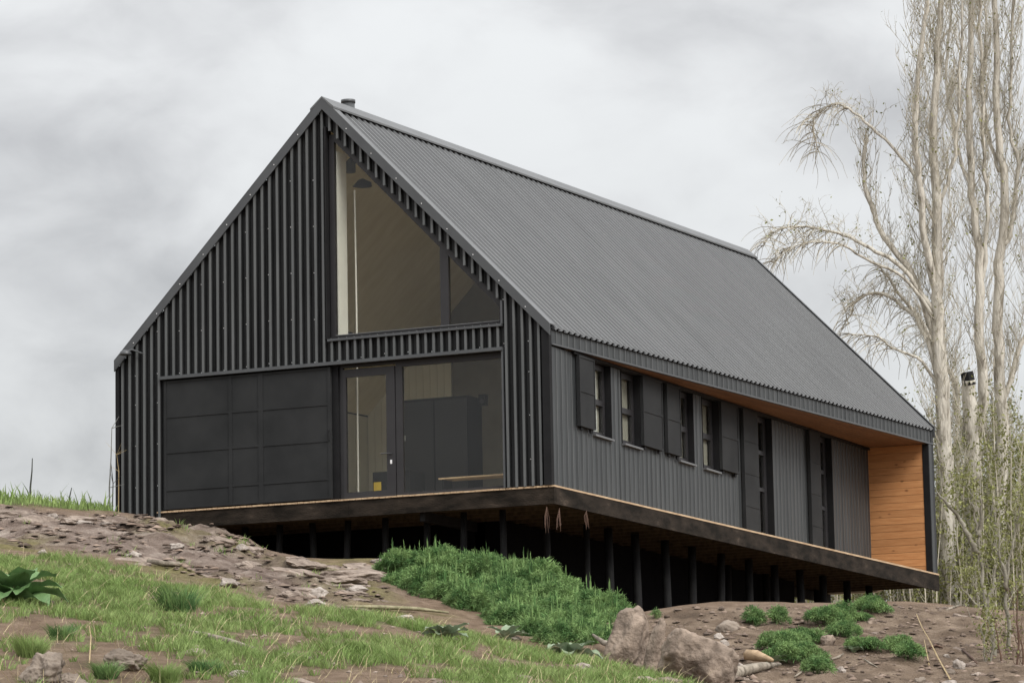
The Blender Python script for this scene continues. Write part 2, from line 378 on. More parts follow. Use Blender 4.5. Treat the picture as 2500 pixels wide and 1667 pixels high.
C = lambda v: (lambda s: v)

# front gable -------------------------------------------------------
GW_TOP = lambda s: roof_z(s)-0.50
front_open = [(-7.83, -4.31, C(-1), C(2.42)), (-4.31, -0.92, C(-1), C(2.42)), (-4.375, -0.91, C(2.885), GW_TOP), (-4.36, -0.91, C(2.36), C(2.42))]
front_to = lambda s, d, z: (s, -d, z)
FD = 0.055; FFR = (0.60, 0.66, 0.86, 0.92)
s = -W_+0.02; shw = PITCH_W*7
edges = []
q = -0.13
while q > -W_+0.05: edges.append(q); q -= shw
edges.append(-W_+0.02); edges = edges[::-1]
for i, (a, b) in enumerate(zip(edges[:-1], edges[1:])):
    gap = 0.006
    mb = corr(a+gap, b-gap, PITCH_W, FD, C(-0.35) if a < -7.9 else C(0.0), lambda q: roof_z(q)-0.12, front_to, front_open, FFR)
    up_, dn_ = MB(), MB()
    for f_ in mb.f:
        q4 = [mb.v[k_] for k_ in f_]; cx_, cz_ = sum(p[0] for p in q4)/4, sum(p[2] for p in q4)/4
        (up_ if (-4.375 < cx_ < -0.91 and cz_ > 3.0 and cz_ > GW_TOP(cx_)-.05) else dn_).quad(*q4)
    for part_ in (up_, dn_):
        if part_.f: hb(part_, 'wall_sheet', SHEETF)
# a narrow lighter strip over every rib, painting its lit face
for k in range(-56, 1):
    x = (k+0.76)*PITCH_W
    if not (-W_+0.10 < x < -0.16): continue
    iv = [(-0.34 if x < -7.9 else 0.0, roof_z(x)-0.17)]
    for o_ in front_open:
        if not (o_[0]-.02 < x < o_[1]+.02): continue
        ob, ot = o_[2](x), o_[3](x); new = []
        for z0, z1 in iv:
            if ob >= z1 or ot <= z0: new.append((z0, z1)); continue
            if ob > z0: new.append((z0, ob))
            if ot < z1: new.append((ot, z1))
        iv = new
    for z0, z1 in iv:
        if z1-z0 > .05: hb(MB().prism([(x-.021, -FD-.022, z0), (x+.021, -FD-.022, z0), (x+.021, -FD-.022, z1-.02), (x-.021, -FD-.022, z1+.02)], (0, .0215, 0)), 'lit_rib_strip', LIT_RIB)
hb(MB().box(-0.132, 0.012, -0.088, 0.02, 0.0, 2.72), 'corner_trim', BLACK)
hb(MB().box(-W_-0.012, -W_+0.06, -0.088, 0.02, -0.5, 2.74), 'corner_trim', BLACK)
# backing wall: two layers so no light leaks, with the real openings left out
def strip(z0, z1, x0, x1, y0=0.03, y1=0.16):
    return MB().box(x0, x1, y0, y1, z0, z1)
hb(MB().prism([(-W_+.05, 0.02, -0.3), (-7.80, 0.02, -0.3), (-7.80, 0.02, 2.42), (-4.38, 0.02, 2.42), (-4.38, 0.02, roof_z(-4.38)-0.3), (-W_+.05, 0.02, roof_z(-W_+.05)-0.3)], (0, 0.14, 0)), 'backing_wall', BLACK)
hb(MB().prism([(-0.92, 0.02, 0), (-0.05, 0.02, 0), (-0.05, 0.02, roof_z(-.05)-0.24), (-0.92, 0.02, roof_z(-.92)-0.24)], (0, 0.14, 0)), 'backing_wall', BLACK)
hb(MB().prism([(-4.38, 0.021, roof_z(-4.38)-0.24), (-4.38, 0.021, roof_z(-4.38)-0.5), (-0.92, 0.021, roof_z(-.92)-0.5), (-0.92, 0.021, roof_z(-.92)-0.24)], (0, 0.138, 0)), 'backing_wall', BLACK)
hb(MB().box(-4.38, -0.92, 0.021, 0.158, 2.42, 2.885), 'backing_wall', BLACK)
hb(MB().box(-7.80, -4.38, 0.09, 0.16, 0.0, 2.42), 'backing_wall', BLACK)
# verge trims (front face plus top flange)
def verge(side):
    sg = 1 if side > 0 else -1; x_e = (0.05 if side > 0 else -W_-0.02)
    def P(x, dz, y): return (x, y, roof_z(x)+dz)
    lp = [P(RX, -0.005, -0.125), P(x_e, -0.005, -0.125), P(x_e, -0.20, -0.125), P(RX, -0.22, -0.125)]
    if sg > 0: pass
    hb(MB().prism(lp, (0, 0.022, 0)), 'verge_trim', TRIM)
    lp = [P(RX, -0.003, -0.127), P(x_e, -0.003, -0.127), P(x_e, -0.003, 0.12), P(RX, -0.003, 0.12)]
    hb(MB().prism(lp, (0, 0, 0.014)), 'verge_flange', CAP if sg > 0 else TRIM)
verge(1); verge(-1)
# rear verge
for sg in (1, -1):
    xe = 0.05 if sg > 0 else -W_-0.05
    hb(MB().prism([(RX, L_+0.06, roof_z(RX)-0.005), (xe, L_+0.06, roof_z(xe)-0.005), (xe, L_+0.06, roof_z(xe)-0.22), (RX, L_+0.06, roof_z(RX)-0.22)], (0, 0.02, 0)), 'verge_trim', TRIM)
    hb(MB().prism([(RX, L_-0.03, roof_z(RX)-0.003), (xe, L_-0.03, roof_z(xe)-0.003), (xe, L_+0.083, roof_z(xe)-0.003), (RX, L_+0.083, roof_z(RX)-0.003)], (0, 0, 0.012)), 'verge_flange', TRIM)
# rails and trims on the front
hb(MB().box(-7.86, -0.885, -0.125, 0.0, 2.412, 2.472), 'door_track', TRIM)
hb(MB().box(-4.36, -0.895, -0.105, 0.0, 2.845, 2.885), 'flashing', TRIM)
hb(MB().box(-0.915, -0.885, -0.085, 0.0, 0.0, 2.41), 'flashing', TRIM)
hb(MB().box(-0.915, -0.885, -0.085, 0.0, 2.886, 3.30), 'flashing', TRIM)
hb(MB().box(-4.395, -4.365, -0.082, 0.0, 2.89, 6.78), 'flashing', BLACK)
# sliding panel on the left: sheet, border, bars
sp = hb(MB().box(-7.80, -4.325, -0.052, -0.014, 0.02, 2.385), 'sliding_panel', PANELM)
def bar(x0, x1, z0, z1, y=-0.066): return hb(MB().box(x0, x1, y, -0.0525, z0, z1), 'panel_bar', PANELM, sp)
for (a, b) in ((-7.80, -7.755), (-6.435, -6.365), (-5.815, -5.72), (-4.385, -4.325)): bar(a, b, 0.02, 2.385)
for zz in (1.70, 1.045, 0.355):
    for (a, b) in ((-7.754, -6.436), (-6.364, -5.816), (-5.719, -4.386)): bar(a, b, zz, zz+0.038, -0.063)
for zz in (0.021, 2.345):
    for (a, b) in ((-7.754, -6.436), (-6.364, -5.816), (-5.719, -4.386)): bar(a, b, zz, zz+0.038, -0.063)
hb(MB().tube([(-4.36, -0.066, 1.06), (-4.36, -0.105, 1.06), (-4.36, -0.105, 1.24), (-4.36, -0.066, 1.24)], 0.009, 6), 'pull_handle', BLACK, sp)
# door and fixed pane, set back
YB = 0.075
def fbar(parent, name, x0, x1, z0, z1, y0=YB, y1=YB+0.07, m=FRAME): return hb(MB().box(x0, x1, y0, y1, z0, z1), name, m, parent)
df = hb(MB().box(-4.30, -0.92, 0.02, 0.16, 2.405, 2.419), 'door_surround', BLACK)
fbar(df, 'jamb', -4.36, -4.215, 0, 2.404, 0.02, 0.16, BLACK)
fbar(df, 'jamb', -4.21, -4.145, 0, 2.36); fbar(df, 'head', -4.21, -0.93, 2.361, 2.404); fbar(df, 'jamb', -0.99, -0.93, 0, 2.36)
door = hb(MB().box(-4.14, -4.08, YB-0.015, YB+0.05, 0.01, 2.33), 'door', FRAME)
fbar(door, 'stile', -3.27, -3.095, 0.01, 2.33, YB-0.015, YB+0.05); fbar(door, 'rail', -4.079, -3.271, 2.185, 2.33, YB-0.015, YB+0.05); fbar(door, 'rail', -4.079, -3.271, 0.01, 0.12, YB-0.015, YB+0.05)
hb(MB().box(-4.079, -3.271, YB+0.01, YB+0.018, 0.121, 2.184), 'door_glass', GLASS, door)
hb(MB().tube([(-3.18, YB-0.015, 0.76), (-3.18, YB-0.075, 0.76), (-3.36, YB-0.075, 0.765)], 0.012, 6), 'handle', TRIM, door)
hb(MB().box(-3.20, -3.165, YB-0.025, YB-0.0155, 0.58, 0.65), 'lock_plate', SCREW, door)
fp = fbar(house, 'picture_window', -3.085, -2.95, 0, 2.36)
hb(MB().box(-2.949, -0.991, YB+0.03, YB+0.038, 0.06, 2.30), 'pane', GLASS, fp)
fbar(fp, 'frame', -2.949, -0.991, 2.301, 2.36); fbar(fp, 'frame', -2.949, -0.991, 0.0, 0.059)
hb(MB().box(-0.975, -0.945, YB-0.012, YB-0.001, 1.06, 1.15), 'window_sticker', SCREW, fp)
# gable window
def gz(x): return roof_z(x)-0.505
gw = hb(MB().box(-4.365, -4.265, YB-0.02, YB+0.06, 2.888, gz(-4.265)-0.02), 'gable_window', FRAME)
hb(MB().prism([(-4.264, YB-0.02, gz(-4.264)), (-0.92, YB-0.02, gz(-0.92)), (-0.92, YB-0.02, gz(-0.92)-0.15), (-4.264, YB-0.02, gz(-4.264)-0.15)], (0, 0.08, 0)), 'frame', FRAME, gw)
hb(MB().box(-4.264, -0.921, YB-0.019, YB+0.06, 2.888, 2.965), 'frame', FRAME, gw)
hb(MB().box(-1.0, -0.921, YB-0.019, YB+0.06, 2.966, gz(-1.0)-0.16), 'frame', FRAME, gw)
hb(MB().prism([(-2.155, YB-0.019, 2.966), (-1.99, YB-0.019, 2.966), (-1.99, YB-0.019, gz(-1.99)-0.151), (-2.155, YB-0.019, gz(-2.155)-0.151)], (0, 0.079, 0)), 'mullion', FRAME, gw)
hb(MB().prism([(-4.264, YB+0.02, 2.966), (-2.156, YB+0.02, 2.966), (-2.156, YB+0.02, gz(-2.156)-0.151), (-4.264, YB+0.02, gz(-4.264)-0.151)], (0, 0.008, 0)), 'pane', GLASS, gw)
hb(MB().prism([(-1.989, YB+0.02, 2.966), (-1.001, YB+0.02, 2.966), (-1.001, YB+0.02, gz(-1.001)-0.151), (-1.989, YB+0.02, gz(-1.989)-0.151)], (0, 0.008, 0)), 'pane', GLASS, gw)
hb(MB().box(-4.264, -1.0, YB-0.035, YB-0.0195, 2.952, 2.966), 'glazing_bead', SILL, gw)
hb(MB().box(-4.30, -4.255, 0.16, 0.50, 2.9, 6.35), 'window_reveal', WHITE)
# wall lamp by the left corner
wl = hb(MB().tube([(-8.25, -0.03, 2.93), (-8.25, -0.12, 2.94), (-8.38, -0.22, 3.0), (-8.46, -0.26, 2.98)], 0.016, 6), 'wall_lamp', TRIM)
pts = [(-8.50, -0.26, 2.98+0.10*math.cos(t)-0.08) for t in np.linspace(0, 1.5, 6)]
hb(MB().tube(pts, [0.02, 0.055, 0.085, 0.10, 0.11, 0.112], 12), 'lamp_shade', TRIM, wl, True)

# angled right wall under the deep eave -----------------------------
YE = 20.45; XE = -1.46
def xw(y): return XE*y/YE
side_to = lambda s, d, z: (xw(s)+d, s, z)
SIDE_TOP = H_-BAND-0.004
WIN = [(2.03, 2.98), (3.61, 4.56), (6.76, 7.71), (8.33, 9.27)]
TALL = [(11.68, 12.84), (16.22, 17.32)]
SZ, TZ = 1.10, 2.40
side_open = [(a, b, C(SZ), C(TZ)) for a, b in WIN]+[(a, b, C(-1), C(TZ)) for a, b in TALL]
n = 18
for i in range(n):
    a = 0.02+(YE-0.02)*i/n; b = 0.02+(YE-0.02)*(i+1)/n
    mb = corr(a+0.004, b-0.004, 0.25, 0.011, C(0.0), C(SIDE_TOP-0.02), side_to, side_open, (0.66, 0.78, 0.86, 0.98))
    hb(mb, 'wall_sheet', METAL)
# backing behind the sheets, as wall segments between the openings
segs = [0.17]+[q for ab in WIN+TALL for q in ab]+[YE]
for k in range(0, len(segs), 2):
    a, b = segs[k], segs[k+1]
    hb(MB().hexa([(xw(a)-.13, a, 0), (xw(a)-.02, a, 0), (xw(b)-.02, b, 0), (xw(b)-.13, b, 0), (xw(a)-.13, a, SIDE_TOP), (xw(a)-.02, a, SIDE_TOP), (xw(b)-.02, b, SIDE_TOP), (xw(b)-.13, b, SIDE_TOP)]), 'backing_wall', BLACK)
def sbox(a, b, d0, d1, z0, z1):
    return MB().hexa([(xw(a)+d0, a, z0), (xw(a)+d1, a, z0), (xw(b)+d1, b, z0), (xw(b)+d0, b, z0), (xw(a)+d0, a, z1), (xw(a)+d1, a, z1), (xw(b)+d1, b, z1), (xw(b)+d0, b, z1)])
y = 0.25*0.92; ops = [(a, b, SZ-.04, 2.46) for a, b in WIN]+[(a, b, -1, 2.46) for a, b in TALL]  # lighter strips paint the grazing shine along the side wall ribs
while y < YE-0.1:
    z0 = 0.0
    for a, b, o0, o1 in ops:
        if a-.03 < y < b+.03: z0 = None if o0 < 0 else -1
    if z0 is not None:
        hb(sbox(y-.011, y+.011, 0.0115, 0.018, 0.0, SZ-.045 if z0 < 0 else SIDE_TOP-.03), 'lit_rib_strip', LIT_RIB)
    y += 0.25
hb(sbox(1.0, YE-0.02, -0.13, 0.07, 2.405, 2.447), 'shutter_track', BLACK)
for a, b in WIN:
    hb(sbox(a+.001, b-.001, -0.129, -0.019, 0.0, SZ-0.03), 'backing_wall', BLACK)
    wn = hb(sbox(a, a+0.07, -0.16, -0.10, SZ, TZ), 'window', FRAME)
    hb(sbox(b-0.10, b, -0.16, -0.10, SZ, TZ), 'frame', FRAME, wn)
    for z0, z1 in ((SZ, SZ+0.10), (TZ-0.10, TZ), (1.68, 1.78)):
        hb(sbox(a+.071, b-.101, -0.158, -0.102, z0+.001, z1-.001), 'frame', FRAME, wn)
    for z0, z1 in ((SZ+0.10, 1.68), (1.78, TZ-0.10)):
        hb(sbox(a+.071, b-.101, -0.134, -0.127, z0, z1), 'pane', GLASS2, wn)
    hb(sbox(b-0.002, b+0.018, -0.10, 0.030, SZ, TZ), 'jamb', BLACK, wn); hb(sbox(a-0.018, a+0.002, -0.10, 0.014, SZ, TZ), 'jamb', BLACK, wn)
    hb(sbox(a-0.01, b+0.02, -0.10, 0.075, SZ-0.035, SZ-0.002), 'sill', SILL, wn)
    hb(sbox(a+0.01, b-0.01, -0.205, -0.195, SZ, TZ), 'blind', BLIND, wn)
for (a, b), (c0, c1) in zip(WIN, ((2.50, 2.76), (3.70, 3.93), (7.22, 7.36), (8.40, 8.56))):  # added white strips behind the panes, for their bright streaks
    hb(sbox(c0, c1, -0.188, -0.178, SZ, TZ), 'bright_strip', WHITE)
hb(sbox(12.10, 12.34, -0.188, -0.178, 0.0, TZ), 'bright_strip', WHITE)
for a, b in TALL:
    wn = hb(sbox(a, a+0.07, -0.16, -0.10, 0.0, TZ), 'tall_window', FRAME)
    hb(sbox(b-0.16, b, -0.16, -0.10, 0.0, TZ), 'frame', FRAME, wn)
    for z0, z1 in ((0.0, 0.10), (TZ-0.10, TZ), (1.02, 1.09), (1.70, 1.78)):
        hb(sbox(a+.071, b-.161, -0.158, -0.102, z0+.001, z1-.001), 'frame', FRAME, wn)
    for z0, z1 in ((0.10, 1.02), (1.09, 1.70), (1.78, TZ-0.10)):
        hb(sbox(a+.071, b-.161, -0.134, -0.127, z0, z1), 'pane', GLASS2, wn)
    hb(sbox(b-0.002, b+0.018, -0.10, 0.045, 0.0, TZ), 'jamb', BLACK, wn); hb(sbox(a-0.018, a+0.002, -0.10, 0.045, 0.0, TZ), 'jamb', BLACK, wn)
for a, b in ((1.17, 1.96), (4.56, 5.67), (5.94, 6.74), (9.27, 10.36)):
    sh = hb(sbox(a, b, 0.037, 0.092, 1.15, 2.40), 'shutter', PANELM)
    hb(sbox(a, a+0.03, 0.0925, 0.104, 1.15, 2.40), 'shutter_bar', PANELM, sh); hb(sbox(b-0.03, b, 0.0925, 0.104, 1.15, 2.40), 'shutter_bar', PANELM, sh)
    for zz in (1.151, 1.76, 2.362): hb(sbox(a+.031, b-.031, 0.0925, 0.103, zz, zz+0.038), 'shutter_bar', PANELM, sh)
    hb(sbox(a+0.1, a+0.2, 0.037, 0.07, 1.09, 1.149), 'floor_guide', BLACK, sh); hb(sbox(b-0.2, b-0.1, 0.037, 0.07, 1.09, 1.149), 'floor_guide', BLACK, sh)
for a, b in ((10.70, 11.68), (15.42, 16.22)):
    sh = hb(sbox(a, b, 0.037, 0.10, 0.02, 2.40), 'tall_shutter', PANELM)
    zs = [0.02, 0.60, 1.20, 1.80, 2.40]
    for z0, z1 in zip(zs[:-1], zs[1:]): hb(sbox(a+0.004, b-0.004, 0.1005, 0.108, z0+0.008, z1-0.008), 'shutter_panel', PANELM, sh)
# fascia band in the outer plane, trim, soffit of cedar boards
n = 19
for i in range(n):
    a = 0.015+(L_-0.03)*i/n; b = 0.015+(L_-0.03)*(i+1)/n
    hb(corr(a+0.004, b-0.004, 0.25, 0.011, C(H_-BAND+0.03), C(H_-0.085), lambda s_, d, z: (d+0.008, s_, z), (), (0.66, 0.78, 0.86, 0.98)), 'fascia_sheet', METAL)
for k in range(83):  # same painted rib shine along the fascia
    y = 0.25*(k+0.82)
    if y < L_-.1: hb(MB().box(0.0195, 0.026, y-.011, y+.011, H_-BAND+0.031, H_-0.088), 'lit_rib_strip', LIT_RIB)
hb(MB().box(-0.03, 0.034, 0.012, L_-0.01, H_-BAND, H_-BAND+0.029), 'fascia_trim', TRIM)
hb(MB().box(-0.10, -0.031, 0.17, L_-0.02, H_-BAND+0.006, H_-0.12), 'fascia_backing', BLACK)
bw = 0.14
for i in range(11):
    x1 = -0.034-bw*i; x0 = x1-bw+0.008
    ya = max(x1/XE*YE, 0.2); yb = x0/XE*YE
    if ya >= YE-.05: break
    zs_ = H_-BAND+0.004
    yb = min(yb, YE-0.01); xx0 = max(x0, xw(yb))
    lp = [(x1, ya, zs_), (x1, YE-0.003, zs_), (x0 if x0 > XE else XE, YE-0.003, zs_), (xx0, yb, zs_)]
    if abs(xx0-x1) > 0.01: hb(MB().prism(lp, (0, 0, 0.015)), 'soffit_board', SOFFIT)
# far end wall closing the porch: horizontal cedar boards
nb = 18
for i in range(nb):
    z0 = 0.0+(H_-BAND)*i/nb; z1 = (H_-BAND)*(i+1)/nb
    hb(MB().box(XE-0.06, -0.142, YE-0.004*(i % 2), YE+0.03, z0+0.0025, z1-0.0025), 'cedar_board', CEDAR)
hb(MB().box(XE-0.06, -0.01, YE+0.031, YE+0.20, 0.0, H_-BAND), 'end_wall', BLACK)
hb(MB().box(-0.14, 0.004, YE-0.012, YE+0.03, 0.0, H_-BAND-0.002), 'corner_trim', BLACK)
hb(MB().box(-0.008, 0.022, YE-0.006, YE+0.17, 0.0, H_-BAND-0.002), 'corner_trim', METAL)
hb(MB().box(-0.008, 0.016, YE+0.175, L_+0.02, -0.3, H_-0.02), 'corner_trim', SHEETF)
# other walls, out of sight or seen from inside
for z0, z1, y0, y1 in ((-0.5, 0.5, 0.16, L_-.05), (2.45, 2.75, 0.16, L_-.05), (0.5, 2.45, 0.16, 1.4), (0.5, 2.45, 8.6, L_-.05)):
    hb(MB().box(-W_+.03, -W_+.08, y0, y1, z0+.001, z1-.001), 'wall', METAL)
for y0, y1 in ((1.4, 8.6),):
    hb(MB().box(-W_+.05, -W_+.058, y0, y1, 0.502, 2.448), 'pane', GLASS)  # added unseen glazing in the left wall, lets light into the rooms
for i in range(24):
    y0 = 7.4+13.0*i/24; y1 = 7.4+13.0*(i+1)/24
    hb(MB().box(-W_+0.085, -W_+0.11, y0+0.004, y1-0.004, 0.02, 2.66), 'lining_board', INWALL)
yb = L_-0.16
hb(MB().prism([(-4.6, yb, -0.3), (XE, yb, -0.3), (-0.06, yb, 0), (-0.06, yb, roof_z(-.06)-0.3), (RX, yb, roof_z(RX)-0.3), (-4.6, yb, roof_z(-4.6)-0.3)], (0, 0.14, 0)), 'rear_wall', INWALL)
hb(MB().prism([(-W_+.09, yb, -0.3), (-4.601, yb, -0.3), (-4.601, yb, 0.9), (-W_+.09, yb, 0.9)], (0, 0.14, 0)), 'rear_wall', INWALL)
rwn = hb(MB().box(-6.75, -6.65, yb, yb+0.07, 0.9, 4.6), 'added_rear_window', FRAME)  # added unseen glazing in the rear wall, brightens the interior
hb(MB().prism([(-W_+.09, yb+.03, 0.901), (-4.602, yb+.03, 0.901), (-4.602, yb+.03, roof_z(-4.6)-0.6), (-W_+.09, yb+.03, roof_z(-W_+.09)-0.2)], (0, 0.008, 0)), 'pane', GLASS, rwn)
hb(MB().box(-W_+.09, -4.602, yb-.01, yb+.029, 2.55, 2.65), 'frame', FRAME, rwn)
hb(MB().prism([(-W_+.1, 0.17, 0.0), (-0.14, 0.17, 0.0), (XE-.14, YE, 0.0), (XE-.14, L_-.17, 0), (-W_+.1, L_-.17, 0.0)], (0, 0, 0.015)), 'room_floor', INFLOOR)
KX, KY0, KY1 = -7.4, 0.8, 6.6          # added unseen roof lights above the left eave, to brighten the rooms
for sg in (-1, 1):
    for x0, x1, ya, yb_ in (((RX, KX, 0.165, L_-.17), (KX, RX-W_/2+.12, 0.165, KY0), (KX, RX-W_/2+.12, KY1, L_-.17)) if sg < 0 else ((RX, RX+W_/2-.12, 0.165, L_-.17),)):
        hb(MB().prism([(x0, ya, roof_z(x0)-0.29), (x1, ya, roof_z(x1)-0.29), (x1, yb_, roof_z(x1)-0.29), (x0, yb_, roof_z(x0)-0.29)], (0, 0, 0.02)), 'ceiling', PLY)
        ya = 0.02 if ya < 1 else ya; yb_ = L_-.02 if yb_ > 20 else yb_
        hb(MB().prism([(x0, ya, roof_z(x0)-0.18), (x1, ya, roof_z(x1)-0.18), (x1, yb_, roof_z(x1)-0.18), (x0, yb_, roof_z(x0)-0.18)], (0, 0, 0.05)), 'roof_deck', BLACK)
xe = RX-W_/2+.12
hb(MB().prism([(KX, KY0, roof_z(KX)-0.13), (xe, KY0, roof_z(xe)-0.13), (xe, KY1, roof_z(xe)-0.13), (KX, KY1, roof_z(KX)-0.13)], (0, 0, 0.02)), 'added_roof_light', GLASS)
PART = mat('added_dark_wall', (0.15, 0.14, 0.115), (0.20, 0.19, 0.16), 1.2, 0.8)  # added wall, dark so the room behind the picture window looks dim
hb(MB().prism([(-6.7, 9.6, 0.02), (-1.2, 9.6, 0.02), (-0.75, 9.6, 2.5), (-0.75, 9.6, roof_z(-.75)-.3), (RX, 9.6, roof_z(RX)-.3), (-6.7, 9.6, roof_z(-6.7)-.3)], (0, 0.12, 0)), 'added_partition', PART)
for i in range(12):
    x0 = -W_+.12+1.98*i/12; x1 = -W_+.12+1.98*(i+1)/12
    hb(MB().prism([(x0+.004, 9.6, 0.02), (x1-.004, 9.6, 0.02), (x1-.004, 9.6, roof_z(x1)-.3), (x0+.004, 9.6, roof_z(x0)-.3)], (0, 0.1, 0)), 'lining_board', INWALL)
yi = 0.165
hb(MB().prism([(-W_+.12, yi, 0.02), (-4.40, yi, 0.02), (-4.40, yi, roof_z(-4.40)-0.32), (-W_+.12, yi, roof_z(-W_+.12)-0.32)], (0, 0.012, 0)), 'inner_lining', INWALL)
hb(MB().prism([(-0.90, yi, 0.02), (-0.2, yi, 0.02), (-0.2, yi, roof_z(-.2)-0.32), (-0.90, yi, roof_z(-.90)-0.32)], (0, 0.012, 0)), 'inner_lining', INWALL)
hb(MB().box(-4.39, -0.905, yi, yi+.012, 2.43, 2.88), 'inner_lining', INWALL)
for k in range(0, len(segs), 2):
    hb(sbox(segs[k]+(.1 if k == 0 else 0), segs[k+1], -.36, -.35, 0.02, 2.42), 'inner_lining', INWALL)
hb(sbox(0.27, YE-.1, -.36, -.35, 2.425, 2.62), 'inner_lining', INWALL)
for a, b in WIN: hb(sbox(a+.002, b-.002, -.36, -.35, 0.02, SZ-.02), 'inner_lining', INWALL)
hb(MB().box(-W_+.085, -W_+.1, 1.4, 8.6, 0.02, 0.49), 'inner_lining', INWALL)
# roof sheets, ridge cap, flue
nrm = np.array([SL, 0, 1.0]); nrm /= np.linalg.norm(nrm)
SLEN = math.hypot(W_/2+0.055, (W_/2+0.055)*SL)
def roof_to(sg):
    def f(s_, d, t):
        x = RX+sg*t/math.hypot(1, SL); return (x+sg*nrm[0]*d, s_, H_+R_-abs(x-RX)*SL+nrm[2]*d-0.085)
    return f
n = 20
for sg in (1, -1):
    for i in range(n):
        a = 0.11+(L_-0.13)*i/n; b = 0.11+(L_-0.13)*(i+1)/n
        hb(corr(a+0.001, b-0.001, 0.235, 0.042, C(0.03), C(SLEN), roof_to(sg), ((KY0, KY1, C(4.43), C(6.16)),) if sg < 0 else (), (0.50, 0.64, 0.80, 0.94)), 'roof_sheet', ROOFM)
    if sg > 0:  # lighter strips along the crests paint the light lines on the roof
        f_ = roof_to(sg); k = 1
        while (k+0.72)*0.235 < L_-.05:
            y = (k+0.72)*0.235; k += 1
            a_, b_ = y-.020, y+.020
            hb(MB().hexa([f_(a_, .0425, .2), f_(b_, .0425, .2), f_(b_, .0425, SLEN-.012), f_(a_, .0425, SLEN-.012), f_(a_, .049, .2), f_(b_, .049, .2), f_(b_, .049, SLEN-.012), f_(a_, .049, SLEN-.012)]), 'lit_roof_rib_strip', LIT_ROOF_RIB)
    # closed foam strip under the sheet ends
    xe = RX+sg*(W_/2+0.01)
    hb(MB().prism([(xe, 0.03, roof_z(xe)-0.13), (xe+0.02*sg, 0.03, roof_z(xe)-0.13), (xe+0.02*sg, 0.03, roof_z(xe)-0.09), (xe, 0.03, roof_z(xe)-0.09)], (0, L_-0.06, 0)), 'eave_filler', BLACK)
rc = hb(MB().prism([(RX-0.24, -0.128, H_+R_-0.185), (RX, -0.128, H_+R_+0.02), (RX+0.24, -0.128, H_+R_-0.185), (RX+0.24, -0.128, H_+R_-0.22), (RX, -0.128, H_+R_-0.015), (RX-0.24, -0.128, H_+R_-0.22)], (0, L_+0.215, 0)), 'ridge_cap', CAP)
fl = hb(MB().tube([(RX-0.54, 1.9, 6.3), (RX-0.54, 1.9, 7.67)], 0.125, 20), 'flue', TRIM, house, True)
hb(MB().tube([(RX-0.54, 1.9, 7.62), (RX-0.54, 1.9, 7.68)], 0.137, 20), 'flue_collar', TRIM, fl, True)
# screws
sm = MB()
def screw(x, y, z, r=0.009):
    sm.prism([(x+r*math.cos(t), y, z+r*math.sin(t)) for t in np.arange(6)*math.pi/3], (0, 0.012, 0))
for k in range(-56, 0):
    if k % 3: continue
    x = (k+0.33)*PITCH_W
    for zz in (0.45, 1.22, 1.98, 2.52, 3.3, 4.15, 5.0, 5.85):
        zz = zz+0.03*math.sin(k*1.7)
        if zz > roof_z(x)-0.3 or x < -W_+.1: continue
        if any(o[0]-.03 < x < o[1]+.03 and o[2](x)-.03 < zz < o[3](x)+.03 for o in front_open): continue
        screw(x, -0.012, zz)
for k in range(1, 9):
    for sg in (-1, 1):
        x = RX+sg*k*0.5; screw(x, -0.136, roof_z(x)-0.13)
so = hb(sm, 'screw_heads', SCREW); so['kind'] = 'stuff'
# deck: boards, edge boards, underside, posts
board = MB().box(-0.058, 0.058, -0.05, L_, -0.035, 0.0)
dme = None
for i in range(68):
    x = -0.005-0.118*i
    if x < -7.95: break
    o = hb(MB().box(x-0.054, x+0.054, -0.055-0.02*random.random(), L_+0.02, -0.034, -0.003-0.005*random.random()), 'deck_board', DECKT)
hb(MB().box(-7.95, -4.0, -0.04, 0.02, -0.036-DT+0.02, -0.036), 'edge_board', EDGEB)
hb(MB().box(-3.995, 0.036, -0.042, 0.02, -0.036-DT+0.02, -0.036), 'edge_board', EDGEB)
for a, b in ((0.0205, 5.2), (5.205, 10.4), (10.405, 15.6), (15.605, L_+0.02)):
    hb(MB().box(-0.02, 0.04, a, b, -0.036-DT+0.02, -0.030), 'edge_board', EDGEB)
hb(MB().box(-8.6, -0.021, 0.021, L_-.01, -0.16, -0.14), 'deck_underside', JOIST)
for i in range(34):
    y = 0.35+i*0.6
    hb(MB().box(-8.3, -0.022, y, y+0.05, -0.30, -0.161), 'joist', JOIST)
for x in (-1.0, -2.6):
    hb(MB().box(x-0.05, x+0.05, 0.1, L_-.1, -0.47 if x < -2 else -0.30, -0.3005), 'beam', POSTM) if x < -2 else None
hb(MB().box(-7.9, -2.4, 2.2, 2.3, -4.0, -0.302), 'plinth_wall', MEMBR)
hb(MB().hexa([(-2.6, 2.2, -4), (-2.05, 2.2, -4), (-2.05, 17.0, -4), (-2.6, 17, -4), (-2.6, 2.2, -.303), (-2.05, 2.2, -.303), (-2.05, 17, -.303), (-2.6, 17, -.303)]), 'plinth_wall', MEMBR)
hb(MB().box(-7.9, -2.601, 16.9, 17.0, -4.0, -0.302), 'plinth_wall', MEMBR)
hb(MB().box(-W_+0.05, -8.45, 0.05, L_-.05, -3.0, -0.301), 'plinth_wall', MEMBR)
hb(MB().tube([(-1.7, 12.2, -1.2), (-0.9, 14.3, -2.4)], 0.06, 6), 'brace', POSTM)
